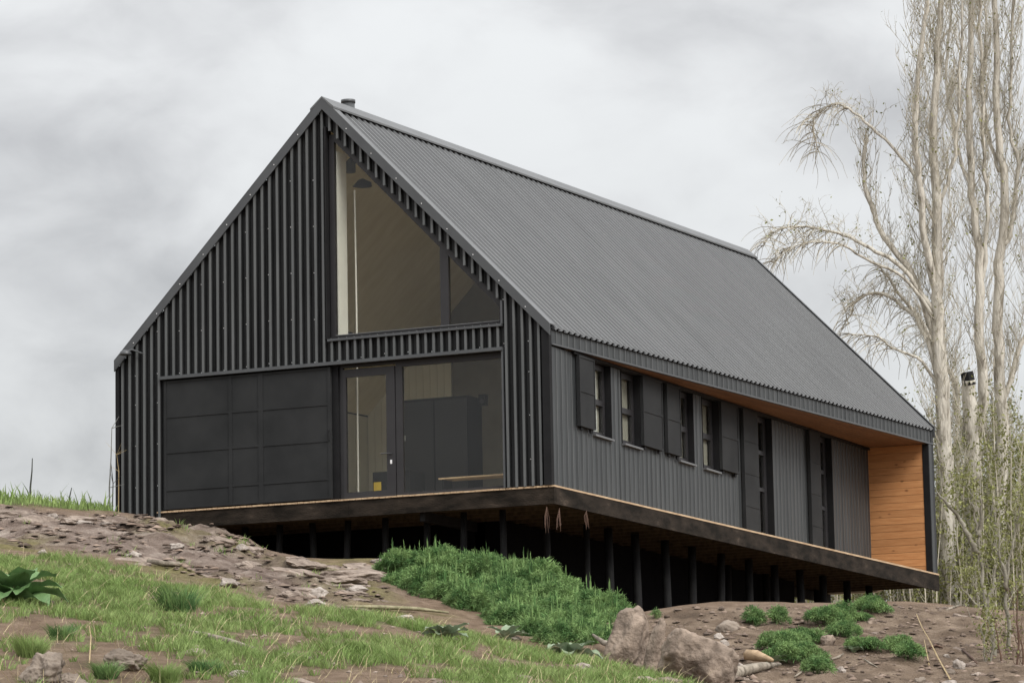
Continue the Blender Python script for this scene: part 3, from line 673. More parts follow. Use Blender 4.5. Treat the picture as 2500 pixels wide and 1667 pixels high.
posts = [(-6.57, .75), (-5.83, .72), (-5.17, .75), (-4.42, .72), (-3.64, .68), (-2.76, .6), (-2.03, .6), (-1.28, .62), (-1.05, 1.96), (-1.05, 3.7), (-.97, 4.5), (-.95, 5.7), (-.92, 7.07), (-.97, 8.55), (-1.0, 10.15), (-1.0, 11.65), (-1.0, 13.1), (-.95, 14.45), (-1.0, 16.0), (-1.02, 17.55), (-1.02, 19.0), (-1.85, 12.6), (-1.9, 14.9), (-2.4, 19.4), (-3.4, 20.2)]
for i, (x, y) in enumerate(posts):
    r = 0.062 if y < 4 else 0.085
    zb_ = float(ground([x], [y])[0])-0.3
    j = lambda a: random.uniform(-a, a)
    hb(MB().tube([(x+j(.04), y, zb_), (x+j(.03), y+j(.03), (zb_-0.3)/2), (x, y, -0.30)], [r*1.05, r, r*0.97], 9), 'post', POSTM, house, True)

# ------------------------------------------------------------------ things inside the house
o = MB().box(-2.5, -1.02, 0.55, 1.0, 0.30, 0.325).build('low_bench', DECKT); tag(o, 'low pale timber bench top just behind the large lower window', 'bench')
for xx in (-2.45, -1.1): MB().box(xx, xx+0.03, 0.6, 0.95, 0.015, 0.299).build('leg', BLACK, o)
o = MB().box(-4.0, -3.25, 0.9, 1.5, 0.02, 0.55).build('crate', BLACK); tag(o, 'dark crate with a yellow sticker on the floor behind the door', 'crate')
MB().box(-3.98, -3.83, 0.892, 0.899, 0.15, 0.37).build('sticker', YELLOW, o)
o = MB().box(-4.6, -3.2, 3.2, 3.8, 0.02, 2.15).build('wardrobe', BLACK); tag(o, 'tall dark wardrobe standing deep in the room behind the picture window', 'wardrobe')
MB().box(-4.58, -3.92, 3.185, 3.199, 0.06, 2.1).build('wardrobe_door', FRAME, o); MB().box(-3.88, -3.22, 3.185, 3.199, 0.06, 2.1).build('wardrobe_door', FRAME, o)
o = MB().tube([(-4.15, 0.62, 0.02), (-4.14, 0.62, 3.5), (-4.15, 0.62, 5.7)], 0.016, 6).build('white_pole', WHITE); tag(o, 'thin white pole running from floor to ceiling behind the glass', 'pole')
o = MB().tube([(-4.12, 0.8, 5.93), (-4.10, 0.82, 5.84), (-4.10, 0.82, 5.80)], [0.05, 0.17, 0.18], 16).build('ceiling_lamp', BLACK, None, True); tag(o, 'round dark ceiling lamp under the plywood roof behind the gable glass', 'lamp')
br = thing('broom', 'upturned white bristled broom leaning behind the glass door', 'broom', (-3.45, 0.75, 0.02))
MB().tube([(0, 0, 0), (0.02, 0.05, 1.05)], 0.014, 6).build('stick', BLACK, br)
MB().box(-0.13, 0.15, 0.02, 0.09, 1.05, 1.15).build('bristles', WHITE, br); MB().tube([(0.01, 0.05, 0.92), (0.01, 0.05, 1.05)], [0.02, 0.07], 8).build('socket', BLACK, br)
for i, (x, y, z, lb) in enumerate([(-4.35, 2.6, 2.05, 'small black wall speaker seen through the door glass'), (-3.1, 3.6, 2.0, 'small black wall speaker seen through the picture window')]):
    o = MB().box(x-0.07, x+0.07, y, y+0.12, z, z+0.2).build('speaker', BLACK); tag(o, lb, 'speaker')
    MB().tube([(x, y-0.004, z+0.07), (x, y-0.012, z+0.07)], 0.045, 10).build('cone', FRAME, o); MB().box(x-0.02, x+0.02, y+0.121, y+3.0 if False else y+0.2, z+0.08, z+0.12).build('bracket', BLACK, o)

# ------------------------------------------------------------------ ground sheet
def axis(lo, hi, st, far):
    a = list(np.arange(lo, hi+1e-6, st)); g = st; left = [lo]; right = [hi]
    while left[-1] > -far: g *= 1.28; left.append(left[-1]-g)
    g = st
    while right[-1] < far: g *= 1.28; right.append(right[-1]+g)
    return np.array(left[:0:-1]+a+right[1:])
X = axis(-13, 19, 0.13, 2500); Y = axis(-32, 12, 0.13, 2500)
GX, GY = np.meshgrid(X, Y); gx, gy = GX.ravel(), GY.ravel()
far = np.hypot(gx-5, gy+5); z = np.empty(len(gx)); k = far < 90
z[k] = ground(gx[k], gy[k]); z[~k] = base_ground(gx[~k]*90/far[~k]+5*(1-90/far[~k]), gy[~k]*90/far[~k]-5*(1-90/far[~k]))
z = np.where(k, z, z*np.clip(1-(far-90)/400, 0, 1)-4.0*np.clip((far-90)/400, 0, 1))
nx, ny = len(X), len(Y); idx = np.arange(nx*ny).reshape(ny, nx)
F = np.stack([idx[:-1, :-1], idx[:-1, 1:], idx[1:, 1:], idx[1:, :-1]], -1).reshape(-1, 4)

def ground_mat():
    m = bpy.data.materials.new('hillside_soil'); m.use_nodes = True; t = m.node_tree; b = t.nodes['Principled BSDF']
    b.inputs['Roughness'].default_value = 0.95; b.inputs['Specular IOR Level'].default_value = 0.15
    L = t.links.new
    geo = t.nodes.new('ShaderNodeNewGeometry')
    def nz(scale, st=(1, 1, 1), rot=0, det=8, ro=0.65):
        mp_ = t.nodes.new('ShaderNodeMapping'); mp_.inputs['Scale'].default_value = st; mp_.inputs['Rotation'].default_value = (0, 0, rot); L(geo.outputs['Position'], mp_.inputs[0])
        q = t.nodes.new('ShaderNodeTexNoise'); q.inputs['Scale'].default_value = scale; q.inputs['Detail'].default_value = det; q.inputs['Roughness'].default_value = ro; L(mp_.outputs[0], q.inputs['Vector']); return q.outputs[0]
    def rp(f, *els):
        r = t.nodes.new('ShaderNodeValToRGB'); L(f, r.inputs[0]); e_ = r.color_ramp.elements
        e_[0].position, e_[0].color = els[0][0], (*els[0][1], 1); e_[1].position, e_[1].color = els[-1][0], (*els[-1][1], 1)
        for p_, c_ in els[1:-1]:
            x_ = e_.new(p_); x_.color = (*c_, 1)
        return r.outputs[0]
    def mixc(f, a, b_):
        q = t.nodes.new('ShaderNodeMix'); q.data_type = 'RGBA'; L(f, q.inputs[0]); L(a, q.inputs[6]); L(b_, q.inputs[7]); return q.outputs[2]
    def attr(n_):
        q = t.nodes.new('ShaderNodeAttribute'); q.attribute_name = n_; return q.outputs['Fac']
    soil = rp(nz(3.0), (0.30, (0.115, 0.079, 0.054)), (0.5, (0.195, 0.137, 0.096)), (0.72, (0.285, 0.212, 0.155)))
    mound = rp(nz(2.2), (0.30, (0.09, 0.064, 0.045)), (0.48, (0.165, 0.120, 0.086)), (0.70, (0.28, 0.215, 0.16)))
    rock = rp(nz(1.5, (1, 3.2, 3), math.radians(18)), (0.30, (0.06, 0.045, 0.037)), (0.43, (0.15, 0.112, 0.092)), (0.55, (0.235, 0.185, 0.155)), (0.70, (0.38, 0.32, 0.275)))
    moss = rp(nz(6), (0.3, (0.09, 0.085, 0.03)), (0.7, (0.22, 0.19, 0.085)))
    green = rp(nz(5), (0.3, (0.05, 0.075, 0.022)), (0.7, (0.11, 0.135, 0.05)))
    c = mixc(attr('mound'), soil, mound); c = mixc(attr('rock'), c, rock)
    c = mixc(attr('moss'), c, moss); c = mixc(attr('grass'), c, green)
    L(c, b.inputs['Base Color'])
    bp = t.nodes.new('ShaderNodeBump'); bp.inputs['Strength'].default_value = 0.9; bp.inputs['Distance'].default_value = 0.06
    L(nz(9, (1, 1.8, 1), math.radians(18)), bp.inputs['Height'])
    bp2 = t.nodes.new('ShaderNodeBump'); bp2.inputs['Strength'].default_value = 1.0; bp2.inputs['Distance'].default_value = 0.04
    L(nz(28), bp2.inputs['Height']); L(bp.outputs[0], bp2.inputs['Normal']); L(bp2.outputs[0], b.inputs['Normal'])
    return m
hill = np_mesh('hillside', np.c_[gx, gy, z], F, ground_mat(), smooth=True); hill['kind'] = 'structure'
GRASSP = [(-300,1335),(0,1345),(100,1352),(300,1385),(440,1420),(560,1455),(700,1485),(830,1495),(960,1500),(1150,1545),(1260,1585),(1420,1605),(1560,1640),(1700,1668),(1760,1760),(-300,1800)]
CRESTP = [(-400,1190),(0,1216),(110,1225),(250,1252),(290,1262),(240,1272),(160,1258),(90,1246),(0,1238),(-400,1225)]
BARE = [[(-200,1590),(130,1570),(330,1560),(420,1590),(560,1620),(640,1690),(-200,1740)], [(280,1540),(400,1520),(420,1560),(300,1570)], [(500,1545),(680,1550),(800,1600),(640,1600)], [(0,1490),(80,1500),(90,1570),(0,1560)], [(640,1470),(800,1490),(760,1530),(620,1510)], [(1120,1560),(1260,1590),(1240,1610),(1130,1590)], [(680,1620),(900,1640),(920,1720),(640,1720)]]
tow = lambda P: [tuple(hit(u, v)[:2]) for u, v in P]
grass_poly = tow(GRASSP); bare_polys = [tow(p_) for p_ in BARE]
cp0 = [pix(u, v, 61) for u, v in CRESTP]
crest_poly = [tuple(q[:2]) for q in [pix(-400, 1200, 64), pix(0, 1210, 64), pix(150, 1230, 63.5), pix(290, 1262, 61.3), pix(240, 1262, 58.6), pix(100, 1240, 58), pix(0, 1230, 57.6), pix(-400, 1210, 57.6)]]
def bareness(x, y):
    s_ = np.zeros(len(x))
    for p_ in bare_polys: s_ = np.maximum(s_, zone(p_, x, y, 0.25))
    return s_
def grassiness(x, y):
    g = zone(grass_poly, x, y, 0.3); nzv = fbm(x*0.9+3, y*0.9, 4)
    return np.clip(g*np.clip(0.60+4.0*nzv, 0, 1)*np.clip(0.86+3.6*fbm(x*3.1+11, y*3.1, 3), 0.06, 1)*(1-0.88*bareness(x, y)), 0, 1)
me = hill.data
nr = k & (far < 60)
def add_attr(name, vals):
    a = me.attributes.new(name, 'FLOAT', 'POINT'); arr = np.zeros(len(gx), np.float32); arr[nr] = vals; a.data.foreach_set('value', arr)
xr, yr = gx[nr], gy[nr]
rzv = zone(rock_poly, xr, yr, 0.5)
add_attr('rock', rzv); add_attr('mound', zone(mound_poly, xr, yr, 0.4))
MOSSP = [tow([(-100,1300),(110,1310),(120,1350),(-100,1340)]), tow([(300,1375),(520,1400),(640,1440),(600,1450),(420,1410)]), tow([(690,1375),(930,1362),(960,1400),(950,1470),(860,1470),(760,1420)]), tow([(480,1290),(640,1345),(700,1380),(640,1370),(520,1320)]), tow([(840,1470),(1100,1490),(1090,1510),(840,1490)]), tow([(330,1265),(420,1280),(480,1330),(360,1300)])]
mo = np.zeros(len(xr))
for p_ in MOSSP: mo = np.maximum(mo, zone(p_, xr, yr, 0.3))
add_attr('moss', np.clip(mo*(0.7+2.2*fbm(xr*1.7, yr*1.7, 3)), 0, 0.9))
add_attr('grass', np.clip(grassiness(xr, yr)*0.75+zone(crest_poly, xr, yr, .3)*.7, 0, 0.85))

# ------------------------------------------------------------------ grass
def blades(P, h, w_, az, lean, curl):
    """arrays of roots, heights, widths, azimuths, leans: three triangles each"""
    n_ = len(P); d = np.c_[np.cos(az), np.sin(az), np.zeros(n_)]; sdir = np.c_[-np.sin(az+0.8), np.cos(az+0.8), np.zeros(n_)]
    up = np.array([0, 0, 1.0])
    mid = P+up*(h*0.55)[:, None]+d*(h*lean*0.45)[:, None]
    tip = P+up*(h*(1-0.25*curl))[:, None]+d*(h*(lean+curl*0.5))[:, None]
    hw = (w_*0.5)[:, None]*sdir
    V = np.stack([P-hw, P+hw, mid-hw*0.8, mid+hw*0.8, tip], 1).reshape(-1, 3)
    b_ = (np.arange(n_)*5)[:, None]
    Fq = np.concatenate([b_+np.array([[0, 1, 3]]), b_+np.array([[0, 3, 2]]), b_+np.array([[2, 3, 4]])], 1).reshape(-1, 3)
    return V, Fq
GRASS = mat('grass_blades', (0.155, 0.235, 0.066), (0.25, 0.325, 0.118), 1.3, 0.7, 0, 3, 0.2, island=0.35, trans=0.3, c3=(0.28, 0.29, 0.12))
WEED = mat('feathery_leaves', (0.072, 0.150, 0.048), (0.205, 0.310, 0.115), 4.0, 0.7, 0, 3, 0.2, island=0.45, lo=0.4, hi=0.58, trans=0.25)
def poly_bbox(p_):
    a = np.array(p_); return a.min(0), a.max(0)
def scatter(poly, n_, dens=None):
    lo, hi = poly_bbox(poly); P = rng.random((n_, 2))*(hi-lo)+lo
    kk = inside(poly, P[:, 0], P[:, 1])
    P = P[kk]
    u_, v_, _ = project(np.c_[P, base_ground(P[:, 0], P[:, 1])]); P = P[(u_ > -60) & (u_ < 2560) & (v_ < 1740)]
    if dens is not None: P = P[rng.random(len(P)) < dens(P[:, 0], P[:, 1])]
    return P
T = scatter(grass_poly, 26000, lambda x, y: np.clip(grassiness(x, y)*1.1, 0, 1))
nt_ = len(T); size = 0.5+1.1*np.clip(rng.random(nt_)**2.0+1.2*fbm(T[:, 0]*0.8+9, T[:, 1]*0.8, 3), 0, 1.2)
cnt = (11+18*size).astype(int); ti = np.repeat(np.arange(nt_), cnt); nB = len(ti)
rr = 0.085*size[ti]*np.sqrt(rng.random(nB)); th = rng.random(nB)*6.283
bx = T[ti, 0]+rr*np.cos(th); by = T[ti, 1]+rr*np.sin(th)
hh = (0.038+0.072*size[ti])*(0.6+0.6*rng.random(nB))
Vg, Fg = blades(np.c_[bx, by, ground(bx, by)-0.01], hh, 0.006+0.005*rng.random(nB), th+rng.normal(0, .6, nB), 0.25+0.5*rng.random(nB), 0.5*rng.random(nB))
# the long weeds on the crest
Tc = scatter(crest_poly, 9000); nc = len(Tc); hc = (0.07+0.15*rng.random(nc)**2+0.22*(rng.random(nc) < 0.03))
Vc, Fc = blades(np.c_[Tc, ground(Tc[:, 0], Tc[:, 1])-0.02], hc, 0.016+0.02*rng.random(nc), rng.random(nc)*6.283, 0.1+0.4*rng.random(nc), 0.4*rng.random(nc))
# sparse tufts on the rocks and the bank
Tm = scatter(rock_poly, 900, lambda x, y: np.clip(0.25+2*fbm(x*1.1+40, y*1.1, 3), 0, 1)); tm = np.repeat(np.arange(len(Tm)), 9)
px_, py_ = Tm[tm, 0]+rng.normal(0, .04, len(tm)), Tm[tm, 1]+rng.normal(0, .04, len(tm))
Vm, Fm = blades(np.c_[px_, py_, ground(px_, py_)-0.01], 0.05+0.09*rng.random(len(tm)), np.full(len(tm), 0.012), rng.random(len(tm))*6.283, 0.3+0.5*rng.random(len(tm)), 0.4*rng.random(len(tm)))
nD = 9000; Td = scatter(grass_poly, nD); nD = len(Td)
Vd, Fd = blades(np.c_[Td, ground(Td[:, 0], Td[:, 1])-0.01], 0.08+0.2*rng.random(nD)**2, np.full(nD, 0.006), rng.random(nD)*6.283, 0.3+1.2*rng.random(nD), 0.6*rng.random(nD))
o = np_mesh('dry_grass', Vd, Fd, mat('dead_grass', (0.30, 0.24, 0.13), (0.44, 0.37, 0.22), 3, 0.8, island=0.3)); o['kind'] = 'stuff'
o = np_mesh('grass', np.r_[Vg, Vc, Vm], np.r_[Fg, Fc+len(Vg), Fm+len(Vg)+len(Vc)], GRASS); tag(o, 'short green grass growing in tufts on the slope', kind='stuff')

# ------------------------------------------------------------------ feathery bushes
def dome_foliage(domes, n_per, ln=(0.10, 0.2), wd=0.012, spikes=0):
    """domes: (centre xyz, rx, rz). Fronds spring from shells of several depths"""
    Vs, Fs = [], []; off = 0
    for (c_, r_, rz_) in domes:
        n_ = int(n_per*r_*r_/0.25)
        d = rng.normal(size=(n_, 3)); d[:, 2] = np.abs(d[:, 2])*0.9-0.15; d /= np.linalg.norm(d, axis=1)[:, None]
        lump = 1+0.42*np.array([mnoise.noise(Vector(q)*2.6+Vector(c_)) for q in d])
        sh = (0.68+0.32*rng.random(n_)**0.6)*lump
        P = np.array(c_)+d*np.array([r_, r_, rz_])*sh[:, None]
        l_ = rng.uniform(*ln, n_)
        dirv = d*0.75+np.array([0, 0, 0.22])+rng.normal(0, .60, (n_, 3)); dirv /= np.linalg.norm(dirv, axis=1)[:, None]
        sd_ = np.cross(dirv, rng.normal(size=(n_, 3))); sd_ /= np.linalg.norm(sd_, axis=1)[:, None]+1e-9
        hw = sd_*(wd*(0.6+0.8*rng.random(n_)))[:, None]
        mid = P+dirv*(l_*0.5)[:, None]+rng.normal(0, .012, (n_, 3)); tip = P+dirv*l_[:, None]+np.array([0, 0, -0.02])
        V = np.stack([P-hw*.4, P+hw*.4, mid+hw, tip, mid-hw], 1).reshape(-1, 3); b_ = (np.arange(n_)*5)[:, None]+off
        Fs.append(np.concatenate([b_+np.array([[0, 1, 2]]), b_+np.array([[0, 2, 4]]), b_+np.array([[4, 2, 3]])], 1).reshape(-1, 3)); Vs.append(V); off += len(V)
        if spikes:
            m_ = int(spikes*r_/0.5); q = rng.normal(size=(m_, 3)); q[:, 2] = np.abs(q[:, 2])+0.8; q /= np.linalg.norm(q, axis=1)[:, None]
            P = np.array(c_)+q*np.array([r_, r_, rz_])*0.95; l_ = rng.uniform(0.12, 0.26, m_)
            for hgt in (0.0, 0.35, 0.65):
                PP = P+np.array([0, 0, 1])*(l_*hgt)[:, None]
                V, F_ = blades(PP, l_*(1-hgt*0.6), np.full(m_, 0.03*(1-hgt)), rng.random(m_)*6.28, rng.random(m_)*.15, np.zeros(m_)); Fs.append(F_+off); Vs.append(V); off += len(V)
    return np.concatenate(Vs), np.concatenate(Fs)
def lumps(ds, n_, f_):
    out_ = []
    for (c_, r_, rz_) in ds:
        for i in range(n_):
            a = i*2.4+random.uniform(-.4, .4); el = math.asin(min(1, (i+.5)/n_))
            q = np.array([math.cos(a)*math.cos(el)*r_, math.sin(a)*math.cos(el)*r_, math.sin(el)*rz_])*random.uniform(.6, .86)
            k_ = f_*random.uniform(.7, 1.25); out_.append((tuple(np.array(c_)+q), r_*k_, rz_*k_*random.uniform(.7, 1.0)))
    return out_
STEM = mat('green_stem', (0.10, 0.12, 0.05), (0.16, 0.17, 0.08), 6, 0.8)
bd = [(1000,1420,54.5,.46),(1060,1425,54.3,.5),(1125,1432,54,.5),(1185,1440,53.6,.5),(1245,1455,53.2,.5),(1305,1470,52.8,.5),(1365,1492,52.2,.48),(1425,1512,51.6,.45),(1480,1528,51,.40),(1515,1528,50.6,.26),
      (980,1450,52.6,.3),(1050,1468,52,.45),(1120,1482,51.4,.45),(1195,1500,50.8,.45),(1270,1520,50,.48),(1345,1540,49.3,.46),(1410,1555,48.8,.42),(1465,1560,48.6,.36),(1505,1550,49,.24),(1330,1570,47.6,.3),(1395,1585,47.2,.32),(1450,1585,47,.28),(1100,1460,52.6,.42),(1220,1478,52,.45),(1330,1505,51,.45),(1290,1545,48.6,.36),(1370,1562,48.2,.36),(1440,1572,47.8,.34),(1230,1525,49.4,.34),(1150,1500,50.2,.34),(1310,1572,47.6,.34),(1380,1592,46.8,.36),(1445,1600,46.6,.32),(1490,1590,46.8,.24),(1250,1540,48.6,.34)]
domes = [(tuple(pix(u, v, D)), r_*random.uniform(.88, 1.08), r_*random.uniform(.85, 1.1)) for u, v, D, r_ in bd]
domes0 = domes; domes = lumps(domes, 9, 0.50)
V, F_ = dome_foliage(domes, 7600, (0.04, 0.115), 0.0055, 5)
bush = thing('feathery_bush', 'largest bush, a long mound of feathery green fronds below the deck corner', 'bush', tuple(pix(1250, 1540, 50)))
o = np_mesh('foliage', V-np.array(bush.location), F_, WEED, bush); o['kind'] = 'stuff'
st = MB()
for (c_, r_, _) in domes0:
    for k_ in range(5):
        a = random.uniform(0, 6.28); st.tube([np.array(c_)-np.array(bush.location)+np.array([0.1*math.cos(a), .1*math.sin(a), -r_*1.1]), np.array(c_)-np.array(bush.location)+np.array([r_*.6*math.cos(a), r_*.6*math.sin(a), r_*.6])], [0.012, 0.004], 4)
st.build('stems', STEM, bush)['kind'] = 'stuff'
CL = [ # clumps on the bank: u, v of the foot, half width px, height px, label
 ([(1838,1525,32,40)], 'small round green clump by the boulder on the bank crest'),
 ([(1898,1522,28,38)], 'second small round green clump between bank crest and the wide clump'),
 ([(1915,1585,60,50), (1960,1570,45,38)], 'wide low green clump in the middle of the bank'),
 ([(1905,1615,50,38), (1965,1610,45,45)], 'bushy green clump directly under the wide middle clump'),
 ([(1993,1642,40,42)], 'lowest round green clump at the foot of the bank'),
 ([(2020,1525,52,52), (2055,1515,35,45)], 'tallest green clump on the bank crest under the deck'),
 ([(2128,1496,48,36)], 'green clump on the crest beneath the far deck corner'),
 ([(2098,1515,24,18)], 'tiny green clump below the crest beside the reddish stone'),
 ([(2055,1553,46,38)], 'round green clump downhill of the tallest crest clump'),
 ([(2085,1582,25,22), (2122,1585,32,26)], 'ragged low green clump with pale leaves'),
 ([(2195,1588,36,34), (2215,1605,36,32)], 'lone green clump on the bare right side of the bank'),
 ([(1600,1508,12,18)], 'little green sprig on the cracked boulder top'),
]
for spec, lb in CL:
    ds = []
    for (u, v, hw, hp) in spec:
        g = hit(u, v); D = (g-CAM)@CF; r_ = hw/FPX*D; h_ = hp/FPX*D
        ds.append((tuple(g+np.array([0, 0.0, 0.02])), r_*0.92, h_*0.86))
    V, F_ = dome_foliage(lumps(ds, 7, 0.52), 11000, (0.028, 0.075), 0.0042)
    t = thing('green_clump', lb, 'plant', tuple(ds[0][0]), 'feathery green clumps on the dirt bank')
    np_mesh('foliage', V-np.array(ds[0][0]), F_, WEED, t)['kind'] = 'stuff'
    MB().tube([(0, 0, -0.08), (0.02, 0, 0.1)], [0.02, 0.008], 5).build('stem', STEM, t)
# tall tufts standing out of the grass
for u, v, hw, hp, lb in [(435,1490,55,75,'big dark green tuft in the middle of the grass'), (75,1600,40,60,'thick green tuft beside the lower left rock'), (150,1560,32,45,'dark green tuft on bare soil'), (500,1640,45,40,'green tuft on bare soil below the bark slab'), (880,1595,40,40,'rounded tuft right of the bark slab'), (400,1662,40,55,'leafy tuft at the bottom edge'), (260,1655,30,50,'tuft below the flat grey rock')]:
    g = hit(u, v); D = (g-CAM)@CF; r_ = hw/FPX*D; h_ = hp/FPX*D
    n_ = 700; a = rng.random(n_)*6.283; q = r_*0.75*np.sqrt(rng.random(n_)); px_, py_ = g[0]+q*np.cos(a), g[1]+q*np.sin(a)
    V, F_ = blades(np.c_[px_, py_, ground(px_, py_)-.01], h_*(0.25+0.85*rng.random(n_)), 0.005+0.006*rng.random(n_), a+rng.normal(0, .8, n_), 0.2+1.1*rng.random(n_)*q/r_, 0.7*rng.random(n_))
    o = np_mesh('grass_tuft', V, F_, GRASS if 'tuft beside' in lb or 'leafy' in lb or 'rounded' in lb else WEED); tag(o, lb, 'grass tuft', 'tall tufts in the grass')

# ------------------------------------------------------------------ big-leaved plants
LEAF = mat('broad_leaf', (0.085, 0.165, 0.058), (0.15, 0.25, 0.10), 5, 0.55, 0.3, 25, 0.4, island=0.2, trans=0.15)
LEAFG = mat('grey_broad_leaf', (0.17, 0.23, 0.14), (0.27, 0.33, 0.225), 5, 0.6, 0.3, 25, 0.4, island=0.15, trans=0.15)
def leaf_mesh(mb, root, az, up, ln, wd, droop):
    d = np.array([math.cos(az), math.sin(az), 0]); sd_ = np.array([-math.sin(az), math.cos(az), 0]); rows = []
    p = np.array(root, float); el = up
    n_ = 8
    for i in range(n_+1):
        t_ = i/n_; wv = wd*(math.sin(math.pi*min(1, t_*0.93+0.05))**0.75)*(1-0.35*t_)+0.006
        nrm_ = -d*math.sin(el)+np.array([0, 0, math.cos(el)])
        row = []
        for j in (-1, -.5, 0, .5, 1):
            rip = 0.09*wd*math.sin(t_*17+j*2.3+az*5)*abs(j)
            row.append(p+sd_*wv*j*0.9+nrm_*(abs(j)**1.5*wv*0.35+rip))
        rows.append(row)
        p = p+(d*math.cos(el)+np.array([0, 0, math.sin(el)]))*ln/n_; el -= droop/n_
    k0 = len(mb.v)
    for r_ in rows: mb.v += [tuple(q) for q in r_]
    for i in range(n_):
        for j in range(4): a = k0+i*5+j; mb.f.append((a, a+1, a+6, a+5))
def leafy(u, v, scale, n_, m, lb, seed):
    random.seed(seed); g = hit(u, v); t = thing('broad_leaved_plant', lb, 'plant', tuple(g), 'broad leaved plants on the slope')
    for i in range(n_):
        mb = MB(); az = i*2.4+random.uniform(-.3, .3); inner = i/n_
        leaf_mesh(mb, (0.03*math.cos(az), 0.03*math.sin(az), 0.0), az, 0.55+0.75*inner+random.uniform(-.1, .1), scale*random.uniform(.8, 1.15), scale*0.40*random.uniform(.85, 1.15), random.uniform(0.9, 1.7))
        mb.build('leaf', m, t, True)
    MB().tube([(0, 0, -.1), (0, 0, .06)], [.03, .02], 6).build('stem', STEM, t)
leafy(28, 1478, 0.62, 15, LEAF, 'largest dark broad leaved plant at the left edge of the slope', 3)
leafy(1090, 1560, 0.30, 11, LEAFG, 'grey green broad leaved plant in the grass below the big bush', 4)
leafy(1395, 1606, 0.36, 10, LEAFG, 'broad leaved plant tucked between the bush and the cracked boulder', 5)
leafy(1240, 1560, 0.30, 7, LEAFG, 'small broad leaved plant at the lower edge of the bush', 6)
leafy(2085, 1590, 0.14, 8, LEAFG, 'tiny pale leaved rosette on the bare bank', 8)
leafy(1890, 1618, 0.16, 9, LEAFG, 'small silvery plant beside the driftwood on the bank', 9)
random.seed(21)

# ------------------------------------------------------------------ rocks
ROCK = mat('weathered_rock', (0.13, 0.105, 0.085), (0.27, 0.225, 0.185), 2.2, 0.9, 0.7, 10, 0.2, c3=(0.36, 0.32, 0.27))
PALE = mat('pale_stone', (0.22, 0.185, 0.16), (0.42, 0.375, 0.335), 5, 0.9, 0.6, 25, 0.2)
BROWN = mat('brown_boulder', (0.12, 0.093, 0.074), (0.31, 0.245, 0.195), 4.5, 0.9, 1.0, 12, 0.2, c3=(0.38, 0.32, 0.27))
def rock_mesh(rx, ry, rz, seed, sub=3, rough=0.25, cuts=3):
    bm = bmesh.new(); bmesh.ops.create_icosphere(bm, subdivisions=sub, radius=1.0); o_ = Vector((seed*3.7, seed*1.3, -seed*2.1))
    rs = random.Random(seed); pl = []
    for _ in range(cuts):
        d = Vector((rs.gauss(0, 1), rs.gauss(0, 1), rs.gauss(0, .8))).normalized(); pl.append((d, rs.uniform(.55, .85)))
    for v in bm.verts:
        p = v.co.copy()
        for d, k_ in pl:
            e_ = p.dot(d)-k_
            if e_ > 0: p -= d*e_*0.92
        p *= 1+rough*mnoise.noise(p*1.4+o_)+rough*.5*mnoise.noise(p*3.4+o_)+rough*.32*mnoise.noise(p*8+o_)+rough*.16*mnoise.noise(p*19+o_)
        v.co = (p.x*rx, p.y*ry, p.z*rz)
    me_ = bpy.data.meshes.new('stone'); bm.to_mesh(me_); bm.free()
    return me_
def put_rock(name, u, v, wpx, hpx, m, lb, cat='stone', sub=3, rot=0.0, seed=1, rough=0.25, depth=None, sink=0.3, group=None, tilt=0.0, cuts=3):
    g = hit(u, v+hpx*0.5); D = (g-CAM)@CF; rx = wpx/2/FPX*D*1.08; rz = hpx/2/FPX*D*1.25
    me_ = rock_mesh(rx, (depth or rx*0.8), rz, seed, sub, rough, cuts); me_.materials.append(m); me_.polygons.foreach_set('use_smooth', [True]*len(me_.polygons))
    o_ = bpy.data.objects.new(name, me_); COL.objects.link(o_)
    o_.location = g+np.array([0, 0, rz*(1-2*sink)*0.8]); o_.rotation_euler = (0, tilt, -0.44+rot+math.pi*0)
    o_.rotation_euler.z = 0.444
    tag(o_, lb, cat, group); return o_
put_rock('boulder', 1530, 1545, 112, 150, BROWN, 'brown cracked boulder leaning at the right end of the bush', 'boulder', 5, 0, 5, 0.15, None, 0.2, 'boulders at the foot of the bank', 0.35)
put_rock('boulder', 1597, 1570, 36, 150, BROWN, 'thin upright slab split from the cracked boulder', 'boulder', 4, 0, 15, 0.2, None, 0.2, 'boulders at the foot of the bank', 0.25)
put_rock('boulder', 1702, 1578, 172, 165, BROWN, 'largest rounded brown boulder at the foot of the bank', 'boulder', 5, 0, 8, 0.16, None, 0.25, 'boulders at the foot of the bank')
put_rock('boulder', 108, 1625, 115, 85, ROCK, 'big fissured grey rock in the lower left corner', 'boulder', 5, 0, 11, 0.38, None, 0.25, None, 0, 8)
put_rock('boulder', 175, 1655, 70, 40, ROCK, 'lower grey rock touching the fissured corner rock', 'boulder', 5, 0, 12, 0.38, None, 0.25, None, 0, 8)
put_rock('flat_rock', 300, 1600, 125, 60, ROCK, 'flat wide grey rock lying on bare soil in the grass', 'rock', 5, 0, 13, 0.32, 0.28, 0.35, None, 0, 8)
